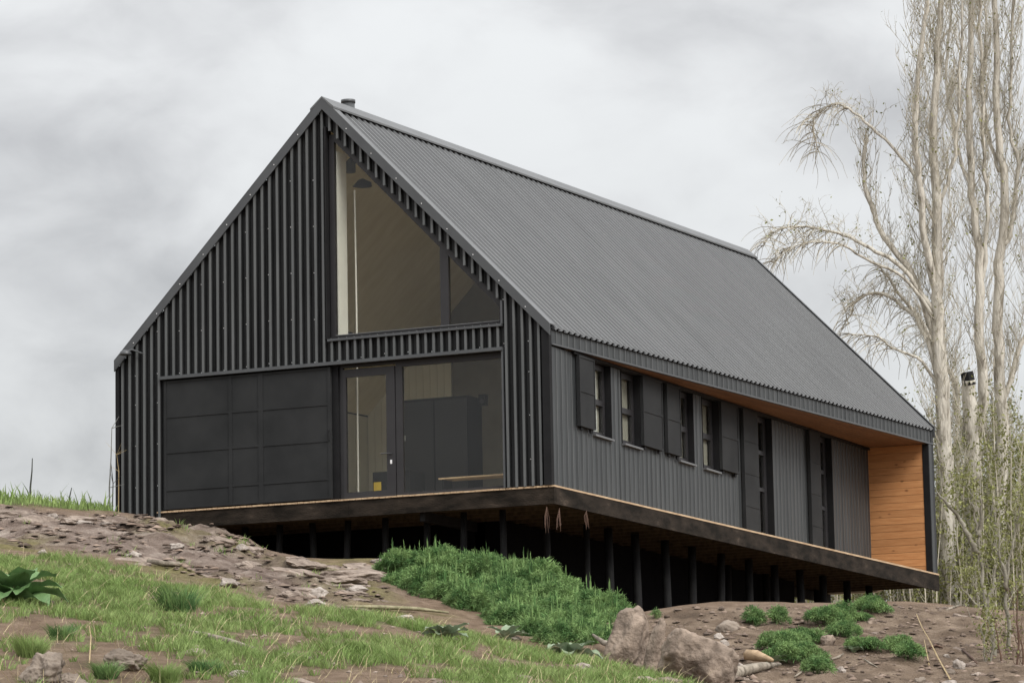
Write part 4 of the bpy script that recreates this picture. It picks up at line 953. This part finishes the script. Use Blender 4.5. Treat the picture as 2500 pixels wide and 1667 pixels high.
ST = [(327,1347,36,24,PALE,'white round stone on the rocky slope below the sliding panel'),(433,1328,34,17,PALE,'flat white stone just uphill of the round white one'),
 (560,1417,62,20,PALE,'long flat stone at the edge of the grass'),(775,1443,56,30,PALE,'big pale stone in the hollow left of the bush'),(768,1468,48,20,PALE,'flat stone below the big pale stone in the hollow'),
 (870,1436,62,22,PALE,'pale wedge stone close to the left end of the bush'),(925,1368,52,15,PALE,'flat slab at the top of the hollow touching the bush'),(988,1506,62,18,PALE,'pale leaning slab in the grass below the bush'),
 (592,1331,36,18,PALE,'small stone on the ridge under the deck edge'),(130,1258,30,16,PALE,'pale stone among the weeds on the left crest'),(206,1272,40,14,PALE,'flat pale stone below the crest weeds'),
 (258,1277,38,10,PALE,'thin flat slab near the left corner of the house'),(105,1345,26,14,PALE,'white stone behind the largest broad leaved plant'),(125,1470,26,16,PALE,'pinkish stone in the grass beside the broad leaves'),
 (822,1570,26,20,ROCK,'grey stone in the grass right of the bark slab'),(1775,1523,54,34,ROCK,'grey block on the bank uphill of the largest boulder'),(1757,1550,26,18,PALE,'pale pebble beside the grey block'),
 (1768,1566,26,22,PALE,'pale stone tucked at the shoulder of the largest boulder'),(2130,1511,28,20,BROWN,'reddish stone below the far deck corner'),(2340,1617,32,28,PALE,'white angular stone on the right part of the bank'),
 (2311,1598,14,12,PALE,'little grey pebble uphill of the white angular stone'),(2248,1656,32,20,ROCK,'round grey stone at the bottom of the bank'),(2318,1664,42,16,PALE,'pale flat stone at the bottom right of the bank'),
 (1660,1637,60,28,PALE,'tan wedge stone at the foot of the largest boulder'),(1742,1655,48,26,PALE,'pale stone beside the driftwood log'),(1800,1624,40,26,PALE,'pale stone leaning on the driftwood'),
 (1545,1602,26,40,PALE,'white stone wedged between the two leaning boulders'),(2055,1630,20,20,PALE,'long pebble in the middle of the bank'),(2020,1558,40,34,BROWN,'brown clod with a dark crack on the bank'),
 (2320,1636,26,16,ROCK,'grey stone right below the white angular one'),(590,1640,60,24,PALE,'flat pale stone between tufts at the bottom'),(1255,1555,26,12,PALE,'white stone by the small broad leaved plant'),(1425,1622,46,18,PALE,'pale stone in front of the broad leaved plant')]
for i, (u, v, a, b_, m, lb) in enumerate(ST): put_rock('stone', u, v, a, b_, m, lb, 'stone', 4, 0, 30+i, 0.30, None, 0.36, 'stones lying on the slope', 0, 8)
def tnormal(x, y):
    e_ = 0.25; z_ = base_ground([x-e_, x+e_, x, x], [y, y, y-e_, y+e_]); return Vector(((z_[0]-z_[1])/(2*e_), (z_[2]-z_[3])/(2*e_), 1)).normalized()
SLABM = mat('bedrock_slab', (0.13, 0.10, 0.083), (0.30, 0.245, 0.205), 2.6, 0.92, 0.9, 9, 0.15, (1, 2.5, 2.5), 8, 0.34, 0.62, c3=(0.40, 0.345, 0.30))
ms_ = [rock_mesh(1.0, 0.55, 0.20, 300+i, 4, 0.30, 9) for i in range(7)]
mb_ = [rock_mesh(1.0, 0.8, 0.6, 320+i, 4, 0.30, 9) for i in range(6)]
for m_ in ms_+mb_: m_.materials.append(SLABM)
def bury(polyg, n_, lo_, hi_, meshes, sink, dens=None):
    P = scatter(polyg, n_*8, dens)[:n_]
    for x, y in P:
        s_ = lo_+(hi_-lo_)*random.random()**2.2; o_ = bpy.data.objects.new('stone', random.choice(meshes)); COL.objects.link(o_); o_.parent = hill
        nn = tnormal(x, y); q = nn.to_track_quat('Z', 'Y'); yaw = Matrix.Rotation(-0.30+random.gauss(0, .35), 4, 'Z')
        o_.matrix_world = Matrix.Translation((x, y, float(ground([x], [y])[0])-sink*s_)) @ q.to_matrix().to_4x4() @ Matrix.Rotation(random.gauss(0, .12), 4, 'X') @ yaw @ Matrix.Diagonal((s_, s_, s_, 1))
bury(rock_poly, 58, 0.08, 0.48, ms_, 0.10)
hollow = tow([(690,1378),(930,1366),(958,1400),(955,1470),(800,1470),(720,1420)]); bury(hollow, 26, 0.2, 0.75, ms_, 0.06)
bury(tow([(300,1370),(560,1430),(800,1478),(960,1490),(960,1460),(800,1450),(560,1405),(320,1350)]), 26, 0.12, 0.5, ms_, 0.05)
bury(mound_poly, 46, 0.04, 0.17, mb_, 0.25); bury(tow([(1560,1660),(1720,1600),(1800,1610),(1830,1680),(1700,1690),(1580,1690)]), 18, 0.07, 0.22, mb_, 0.2)
bury(grass_poly, 26, 0.04, 0.16, mb_, 0.25)
# rubble too small to pick apart
def rubble(name, polyg, n_, smin, smax, m, dens=None, flat=0.5):
    P = scatter(polyg, n_, dens); n2 = len(P); g = ground(P[:, 0], P[:, 1])
    base = np.array([(1, 0, 0), (-1, 0, 0), (0, 1, 0), (0, -1, 0), (0, 0, 1), (0, 0, -1), (.6, .6, .5), (-.6, .5, .55), (.5, -.65, .5), (-.55, -.6, .45)], float)
    Fb = np.array([(0, 6, 8), (6, 4, 8), (0, 2, 6), (2, 7, 6), (6, 7, 4), (7, 1, 9), (2, 1, 7), (7, 9, 4), (4, 9, 8), (9, 3, 8), (1, 3, 9), (8, 3, 0)])
    s_ = smin+(smax-smin)*rng.random(n2)**3
    V = base[None]*(1+rng.normal(0, .22, (n2, 10, 3))); a = rng.random(n2)*6.28; c_, s2 = np.cos(a)[:, None], np.sin(a)[:, None]
    V = np.stack([V[..., 0]*c_-V[..., 1]*s2*.7, V[..., 0]*s2+V[..., 1]*c_*.7, V[..., 2]*flat], -1)*s_[:, None, None]+np.c_[P, g+s_*0.1][:, None]
    F2 = (Fb[None]+(np.arange(n2)*10)[:, None, None]).reshape(-1, 3)
    o_ = np_mesh(name, V.reshape(-1, 3), F2, m); o_['kind'] = 'stuff'; return o_
RUB = mat('rubble_stone', (0.15, 0.11, 0.085), (0.34, 0.28, 0.235), 3, 0.95, 0, 3, 0.2, island=0.45)
RUB2 = mat('rubble_shale', (0.10, 0.072, 0.056), (0.23, 0.175, 0.14), 2.5, 0.95, 0, 3, 0.2, island=0.45)
rubble('gravel', mound_poly, 9500, 0.010, 0.075, RUB2); rubble('rubble', rock_poly, 15000, 0.012, 0.12, RUB2, lambda x, y: np.clip(.5+2.5*fbm(x*1.3, y*1.3, 3), 0.05, 1), 0.34)
rubble('pebbles', grass_poly, 2600, 0.01, 0.055, RUB, lambda x, y: 0.2+0.8*(1-grassiness(x, y)))
# ------------------------------------------------------------------ dead wood and dry stalks
DRIFT = mat('bleached_wood', (0.13, 0.11, 0.085), (0.34, 0.295, 0.24), 7, 0.85, 0.4, 30, 0.2)
STRAW = mat('dry_straw', (0.30, 0.22, 0.11), (0.44, 0.34, 0.19), 6, 0.85)
DRYRED = mat('dry_red_weed', (0.075, 0.042, 0.03), (0.13, 0.075, 0.052), 6, 0.85)
DARKST = mat('dark_stalk', (0.03, 0.035, 0.03), (0.06, 0.06, 0.05), 6, 0.85)
SPLIT = mat('split_wood', (0.30, 0.20, 0.115), (0.44, 0.32, 0.20), 6, 0.8, 0.3, 30)
def ground_line(pts, lift=0.03): return [hit(u, v)+np.array([0, 0, lift]) for u, v in pts]
def log(name, pts, rad, m, lb, cat, lift=0.03, sides=8):
    P = ground_line(pts, lift); o_ = MB().tube(P, rad, sides).build(name, m, None, True); tag(o_, lb, cat); return o_
log('driftwood_log', [(1765, 1668), (1810, 1652), (1860, 1640), (1905, 1634)], [0.07, 0.075, 0.055, 0.02], DRIFT, 'bleached driftwood log at the bottom of the bank', 'log', 0.07)
log('split_log', [(1822, 1620), (1850, 1624), (1885, 1634)], [0.07, 0.08, 0.03], SPLIT, 'orange split piece of wood on top of the driftwood', 'log', 0.12, 5)
log('branch', [(1448, 1570), (1475, 1590), (1510, 1600), (1550, 1604)], [0.018, 0.04, 0.05, 0.03], DRIFT, 'curved bleached branch in front of the cracked boulder', 'branch', 0.12)
log('bark_slab', [(458, 1547), (500, 1556), (560, 1572), (620, 1588)], [0.015, 0.032, 0.036, 0.015], DRIFT, 'pale bark slab lying in the grass', 'bark', 0.03, 6)
log('bark_slab', [(690, 1602), (720, 1608), (760, 1613)], [0.02, 0.03, 0.015], DRIFT, 'short pale stick at the right end of the bark slab', 'bark', 0.03, 6)
log('plank', [(845, 1488), (930, 1490), (1020, 1494), (1095, 1503)], [0.015, 0.032, 0.03, 0.015], mat('mossy_wood', (0.16, 0.15, 0.08), (0.30, 0.27, 0.17), 5, 0.9, .4, 20), 'long mossy pole lying below the bush', 'pole', 0.05, 5)
log('plank', [(360, 1378), (400, 1384), (440, 1386)], [0.03, 0.04, 0.03], DRIFT, 'pale stick above a green hollow on the rocky slope', 'stick', 0.05, 5)
for pts, lb, r_ in [([(2110,1612),(2125,1622),(2143,1632)], 'small stick in the middle of the bank', .015), ([(2350,1588),(2370,1606),(2385,1622)], 'dark stick right of the white angular stone', .02), ([(2310,1492),(2330,1484),(2348,1479)], 'twiggy stick lying on the bank crest', .02), ([(1940,1655),(1955,1645),(1965,1635)], 'thin root at the foot of the lowest clump', .015), ([(2270,1583),(2285,1578),(2302,1584)], 'dark root stub in the bank beside the dry stalk', .025), ([(2030,1612),(2045,1608),(2060,1598)], 'pale stick in front of the lowest clump', .02), ([(1560,1640),(1600,1628),(1640,1640)], 'stick in the grass under the largest boulder', .015)]:
    log('stick', pts, [r_*.7, r_, r_*.4], DRIFT if 'dark' not in lb else DRYRED, lb, 'stick', 0.02, 5)
def stalk(name, pts, D, r_, m, lb, cat='stalk', side=0):
    P = [pix(u, v, D) for u, v in pts]; g0 = float(ground([P[0][0]], [P[0][1]])[0]); P[0][2] = min(P[0][2], g0-0.05)
    t = MB().tube(P, list(np.linspace(r_, r_*.35, len(P))), 5)
    for k_ in range(side):
        i = random.randint(1, len(P)-1); q = P[i]; dv = np.array([random.uniform(-1, 1), random.uniform(-1, 1), random.uniform(.2, 1)])*.25; t.tube([q, q+dv*.6, q+dv], [r_*.4, r_*.3, r_*.15], 4)
    o_ = t.build(name, m); tag(o_, lb, cat); return o_
stalk('dry_stalk', [(74,1230),(74,1190),(78,1150),(79,1118)], 61, .022, DARKST, 'tall dark dry stalk standing alone on the left crest', side=0)
stalk('dry_stalk', [(168,1235),(170,1212),(175,1190)], 61, .02, DARKST, 'short bent stalk on the crest right of the tall one')
stalk('dry_stalk', [(268,1262),(267,1190),(271,1120),(273,1045)], 61.5, .018, mat('grey_stalk', (.12, .12, .11), (.2, .2, .19), 6, .9), 'tall thin grey stalk close to the house corner', side=3)
stalk('dry_stalk', [(274,1262),(276,1180),(270,1120)], 61.5, .014, DARKST, 'thin dark stalk twined with the tall grey one', side=2)
stalk('dry_stalk', [(289,1262),(290,1150),(285,1110)], 61.8, .01, STRAW, 'thin straw stalk brushing the house corner', side=5)
def mound_stalk(pts, r_, lb, lift):
    P = ground_line(pts, 0); n_ = len(P)
    for i, q in enumerate(P): q[2] += lift*math.sin(math.pi*(n_-1-i)/(n_-1)*0.6)
    t = MB().tube(P, list(np.linspace(r_*.5, r_, n_)), 5); tag(t.build('dry_stalk', STRAW), lb, 'stalk')
mound_stalk([(2238,1518),(2252,1552),(2270,1580),(2292,1618),(2320,1658)], .011, 'long straw coloured stalk lying down the right part of the bank', .12)
mound_stalk([(2257,1575),(2262,1600),(2268,1622)], .009, 'short straw stalk beside the long fallen one', .08)
mound_stalk([(218,1560),(222,1585),(218,1618)], .007, 'thin dry stalk on bare soil at the left', .15)
for k_, (u, v0, v1, lb) in enumerate([(1335,1236,1302,'longest dry reddish weed hanging under the deck corner'), (1366,1240,1296,'dry reddish weed hanging between the other two under the deck'), (1432,1246,1292,'dry reddish weed hanging farthest from the deck corner')]):
    t = MB(); top = pix(u, v0, 58.2 if k_ < 2 else 59.3)
    for j in range(8):
        a = random.uniform(0, 6.28); ln = (v1-v0)/FPX*58*random.uniform(.5, 1.05); wv = random.uniform(.01, .075)
        t.tube([top, top+np.array([wv*.7*math.cos(a), wv*.7*math.sin(a), -ln*.5]), top+np.array([wv*math.cos(a+.4), wv*math.sin(a+.4), -ln])], [.004, .006, .003], 3)
    tag(t.build('dry_weed', DRYRED), lb, 'dry weed', 'dry weeds hanging under the deck')

# ------------------------------------------------------------------ poplars
BARK = mat('pale_bark', (0.20, 0.178, 0.142), (0.57, 0.54, 0.475), 3.4, 0.85, 0.8, 14, 0.2, (1.8, 1.8, 0.35), 8, 0.33, 0.52)
TWIG = mat('twig_bark', (0.28, 0.255, 0.20), (0.48, 0.445, 0.37), 2.0, 0.85, 0, 3, 0.2, island=0.3)
BUD = mat('young_leaves', (0.15, 0.16, 0.05), (0.28, 0.29, 0.115), 2.0, 0.7, 0, 3, 0.3, island=0.4, trans=0.3)
def smooth_path(P, n_=4):
    P = [np.array(p, float) for p in P]; out_ = []
    for i in range(len(P)-1):
        p0, p1, p2, p3 = P[max(i-1, 0)], P[i], P[i+1], P[min(i+2, len(P)-1)]
        for k_ in range(n_):
            t_ = k_/n_; out_.append(0.5*((2*p1)+(-p0+p2)*t_+(2*p0-5*p1+4*p2-p3)*t_**2+(-p0+3*p1-3*p2+p3)*t_**3))
    out_.append(P[-1]); return out_
def path(pts, D, jit=0.05, dz=0.0):
    n_ = len(pts); q = smooth_path([pix(u, v, D+dz*i/(max(n_-1, 1))) for i, (u, v) in enumerate(pts)])
    return [p+np.array([random.gauss(0, jit), random.gauss(0, jit), 0])*(0 if i == 0 else 1) for i, p in enumerate(q)]
TW = {}
def grow(tw, lv, P, r0, dens, ln, mode, leaf=0.0, depth=0):
    """branchlets along a path; mode: 'up' sweeps up along the stem, 'droop' arches out and hangs"""
    P = [np.array(p) for p in P]
    for i in range(len(P)-1):
        seg = np.linalg.norm(P[i+1]-P[i]); m_ = np.random.poisson(dens*seg) if False else int(dens*seg+random.random())
        for _ in range(m_):
            p = P[i]+(P[i+1]-P[i])*random.random(); a = random.uniform(0, 6.283); h = np.array([math.cos(a), math.sin(a), 0])
            l_ = ln*random.uniform(.45, 1.2); st_ = 6
            d = h*0.8+np.array([0, 0, random.uniform(.3, 1.0)]); d /= np.linalg.norm(d); pts = [p.copy()]
            sag = random.uniform(.0, 1) if mode == 'droop' else random.uniform(0, .25)
            for s_ in range(st_):
                if mode == 'up': d = d+np.array([0, 0, 0.42-sag*s_*.15])+np.array([random.gauss(0, .20), random.gauss(0, .20), random.gauss(0, .08)])
                else: d = d+np.array([0, 0, 0.18-sag*0.22*s_])+np.array([random.gauss(0, .25), random.gauss(0, .25), random.gauss(0, .12)])
                d /= np.linalg.norm(d); pts.append(pts[-1]+d*l_/st_)
            rr_ = r0*random.uniform(.6, 1.2); tw.tube(pts, [rr_, rr_*.85, rr_*.7, rr_*.6, rr_*.5, rr_*.42, rr_*.35], 3, False)
            if depth > 0: grow(tw, lv, pts[1:], r0*.62, dens*0.75, ln*.42, mode, leaf, depth-1)
            if leaf and lv is not None:
                for q in pts[2:]:
                    for _k in range(3):
                        if random.random() < leaf: lv.append(q+np.array([random.gauss(0, .05), random.gauss(0, .05), random.gauss(0, .05)]))
def leaves_mesh(name, pts, size, m, parent):
    P = np.array(pts); n_ = len(P); a = rng.normal(size=(n_, 3)); a /= np.linalg.norm(a, axis=1)[:, None]; b_ = np.cross(a, rng.normal(size=(n_, 3))); b_ /= np.linalg.norm(b_, axis=1)[:, None]
    s_ = (size*(0.6+0.8*rng.random(n_)))[:, None]
    V = np.stack([P-a*s_, P+b_*s_*.55, P+a*s_, P-b_*s_*.55], 1).reshape(-1, 3)
    o_ = np_mesh(name, V, np.arange(n_*4).reshape(-1, 4), m, parent); o_['kind'] = 'stuff'; return o_
def poplar(lb, D, trunk, rad, limbs, seed, dens=5.0, ln=1.5, extra=None):
    random.seed(seed); t = thing('poplar_tree', lb, 'tree', (0, 0, 0), 'bare poplars behind the house')
    tw = MB(); lv = []
    P = path(trunk, D, .02); g0 = float(ground([P[0][0]], [P[0][1]])[0]); P[0][2] = min(P[0][2], g0-.1)
    t.location = (0, 0, 0)
    rad = [q*.88 for q in rad]
    R = np.interp(np.linspace(0, 1, len(P)), np.linspace(0, 1, len(rad)), rad)
    MB().tube(P, list(R), 10).build('trunk', BARK, t, True)
    hi_ = [p for p in P if p[2] > P[0][2]+4.2]
    grow(tw, lv, hi_, .012, dens*.85, ln*1.1, 'up', .025, 1)
    lo_ = [p for p in P if p[2] <= P[0][2]+6.5]; grow(tw, lv, lo_, .010, dens*.5, ln*.75, 'up', .40, 1)
    for (pts, r0, r1, mode, dn, l2) in limbs:
        Q = path(pts, D, .025, random.uniform(-1.2, 1.2)); MB().tube(Q, list(np.linspace(r0*.8, r1*.8, len(Q))), 7).build('limb', BARK, t, True)
        grow(tw, lv, Q[len(Q)//8:], .011, dn*1.8, l2, mode, .02, 1)
        if mode == 'droop':
            for q in Q[len(Q)//2:]:
                for _k in range(5):
                    d = np.array([random.gauss(-.3, .5), random.gauss(0, .5), random.uniform(-.2, .5)]); pts_ = [q]; l_ = random.uniform(.5, 1.35)
                    for s_ in range(7): d = d+np.array([random.gauss(0, .16), random.gauss(0, .16), -.22]); d /= np.linalg.norm(d); pts_.append(pts_[-1]+d*l_/7)
                    tw.tube(pts_, [.011, .010, .009, .008, .007, .006, .005, .004], 3, False)
    if extra: extra(t)
    tw.build('twigs', TWIG, t)['kind'] = 'stuff'
    leaves_mesh('leaves', lv, .035, BUD, t)
    return t
poplar('bare poplar nearest the house end with long limbs arching over the roof', 84,
 [(2318,1500),(2312,1250),(2306,1080),(2300,940),(2290,800),(2288,647),(2285,446),(2279,312),(2288,134),(2296,22),(2300,-140),(2304,-320)], [.24, .22, .21, .19, .165, .14, .115, .10, .085, .06, .03],
 [([(2290,720),(2265,625),(2247,469),(2234,335),(2243,156),(2265,22),(2275,-120)], .13, .05, 'up', 6, 1.3),
  ([(2296,870),(2234,683),(2162,580),(2122,491),(2109,402),(2116,330)], .12, .05, 'up', 7, 1.0),
  ([(2290,560),(2220,410),(2160,340),(2100,286),(2046,254),(1997,277),(1984,321),(2000,370)], .06, .012, 'droop', 4, .9),
  ([(2280,760),(2200,650),(2140,616),(2073,580),(2020,562),(1957,553),(1900,560),(1866,598)], .08, .012, 'droop', 4.5, .9),
  ([(2285,780),(2210,680),(2130,640),(2060,600),(1985,590),(1920,610),(1890,640)], .06, .010, 'droop', 4, .8),
  ([(2298,960),(2251,884),(2184,851),(2141,822),(2074,815)], .06, .012, 'droop', 3.5, .8),
  ([(2296,940),(2250,800),(2190,735),(2130,715),(2085,745),(2070,790)], .08, .02, 'droop', 7, 1.0),
  ([(2292,500),(2330,380),(2340,250),(2345,120),(2350,-50)], .06, .03, 'up', 5, 1.2)], 101, 14, 1.7)
def stump(t):
    P = path([(2378,1170),(2372,1080),(2368,990),(2364,928)], 85.0, .01); MB().tube(P, [.20]*3+[.19]*6+[.17]*4, 10).build('sawn_stem', BARK, t, True)
    a = pix(2366, 940, 85); b_ = pix(2360, 908, 85); MB().tube([a, b_], [.175, .16], 8).build('charred_top', BLACK, t)
poplar('bare poplar with a sawn black topped stem in the middle of the group', 85.5,
 [(2372,1510),(2374,1300),(2380,1120),(2395,1020),(2403,950),(2392,841),(2394,674),(2386,560),(2370,446),(2366,268),(2370,89),(2372,-60),(2374,-300)], [.22, .20, .18, .16, .14, .125, .11, .10, .085, .07, .04],
 [([(2375,1110),(2340,1010),(2333,932),(2285,851),(2237,770),(2180,693),(2150,655)], .12, .03, 'droop', 5, 1.0),
  ([(2393,700),(2410,560),(2405,420),(2400,280),(2395,120),(2390,-60)], .08, .04, 'up', 7, 1.2),
  ([(2372,470),(2330,330),(2310,180),(2320,20),(2325,-100)], .06, .03, 'up', 5, 1.1)], 102, 9, 1.6, stump)
poplar('bare poplar with the straightest trunk nearest the picture edge', 86,
 [(2440,1510),(2438,1248),(2447,1080),(2443,937),(2438,760),(2439,647),(2453,513),(2444,379),(2433,223),(2430,0),(2428,-300)], [.22, .20, .175, .155, .14, .12, .105, .085, .05],
 [([(2448,600),(2470,558),(2484,402),(2464,290),(2470,150),(2475,-50)], .08, .04, 'up', 7, 1.2),
  ([(2442,1000),(2475,900),(2510,780),(2530,600),(2530,400)], .10, .05, 'up', 7, 1.3),
  ([(2440,1120),(2410,1060),(2400,1010)], .10, .07, 'up', 3, .8),
  ([(2440,420),(2415,330),(2400,230),(2405,100),(2410,-60)], .06, .03, 'up', 6, 1.1)], 103, 8, 1.6)
SAPB = mat('sapling_bark', (0.16, 0.145, 0.11), (0.30, 0.28, 0.23), 4, 0.85, 0.3, 30)
# saplings in front of the bank and the thicket behind
def sapling(lb, D, stems, seed, m=None, leaf=.8, dens=6, ln=.5, rad=.035, name='sapling', group='young trees by the bank'):
    m = m or SAPB; random.seed(seed); t = thing(name, lb, 'sapling', (0, 0, 0), group); tw = MB(); lv = []
    for pts in stems:
        P = path(pts, D, .012); g0 = float(ground([P[0][0]], [P[0][1]])[0])
        if pts is stems[0]: P[0][2] = min(P[0][2], g0-.05)
        MB().tube(P, list(np.linspace(rad, rad*.25, len(P))), 6).build('stem', m, t, True)
        grow(tw, lv, P[2:], .006, dens, ln, 'up', leaf, 1)
    tw.build('twigs', TWIG if m is not DRYRED else DRYRED, t)['kind'] = 'stuff'
    if lv and leaf: leaves_mesh('leaves', lv, .026, BUD, t)
sapling('slender pale sapling with yellow green leaves forking towards the house', 45, [[(2434,1690),(2428,1560),(2408,1476),(2396,1400),(2390,1320),(2384,1270),(2371,1225)], [(2391,1349),(2364,1306),(2335,1255),(2302,1219),(2286,1200)], [(2410,1480),(2425,1420),(2430,1380)], [(2388,1310),(2398,1260),(2392,1210)]], 201, rad=.042)
sapling('slender pale sapling leaning straight up near the picture edge', 45.5, [[(2474,1690),(2462,1534),(2459,1443),(2464,1371),(2478,1300),(2490,1230)], [(2460,1440),(2445,1370),(2440,1300)]], 202, rad=.034)
sapling('short leafy sapling at the foot of the two slender ones', 44, [[(2420,1690),(2405,1600),(2400,1520)], [(2410,1640),(2425,1580),(2430,1530)]], 203, rad=.02, dens=8)
sapling('dark red stemmed shrub at the lower right edge', 43.5, [[(2480,1700),(2484,1600),(2482,1500),(2485,1440)], [(2450,1700),(2444,1600),(2430,1520)], [(2495,1700),(2497,1600),(2490,1540)]], 204, DRYRED, .12, 9, .4, .02, 'red_stemmed_shrub')
sapling('bright leafy sapling on the bank edge under the poplars', 53, [[(2395,1510),(2385,1450),(2370,1400)], [(2390,1480),(2350,1440),(2340,1420)]], 205, rad=.02, dens=9)
random.seed(300)
tw = MB(); lv = []
for i in range(900):
    u = random.choice([random.uniform(2230, 2640), random.uniform(2270, 2560), random.uniform(1880, 2300)]); D = random.uniform(83, 96)
    b_ = pix(u, 1500, D); b_[2] = float(ground([b_[0]], [b_[1]])[0])-.1
    h_ = random.uniform(2.2, 6.2)*(1.25 if u > 2300 else 1.0); p = b_; pts = [p]; lean = np.array([random.gauss(0, .10), random.gauss(0, .10), 1.0])
    for s_ in range(5): p = p+(lean+np.array([random.gauss(0, .07), random.gauss(0, .07), 0]))*h_/5; pts.append(p)
    r_ = random.uniform(.012, .04); tw.tube(pts, [r_, r_*.9, r_*.75, r_*.6, r_*.45, r_*.2], 4, False)
    grow(tw, lv, pts[1:], .008, 3.0, .7, 'up', .75, 0)
th = tw.build('thicket', TWIG); tag(th, 'dense thicket of thin bare stems and young leaves behind the house', kind='stuff')
lo = leaves_mesh('thicket_leaves', lv, .045, BUD, th)
print('tris', sum(len(o.data.loops)-2*len(o.data.polygons) for o in bpy.data.objects if o.type == 'MESH'), 'objects', len(bpy.data.objects))
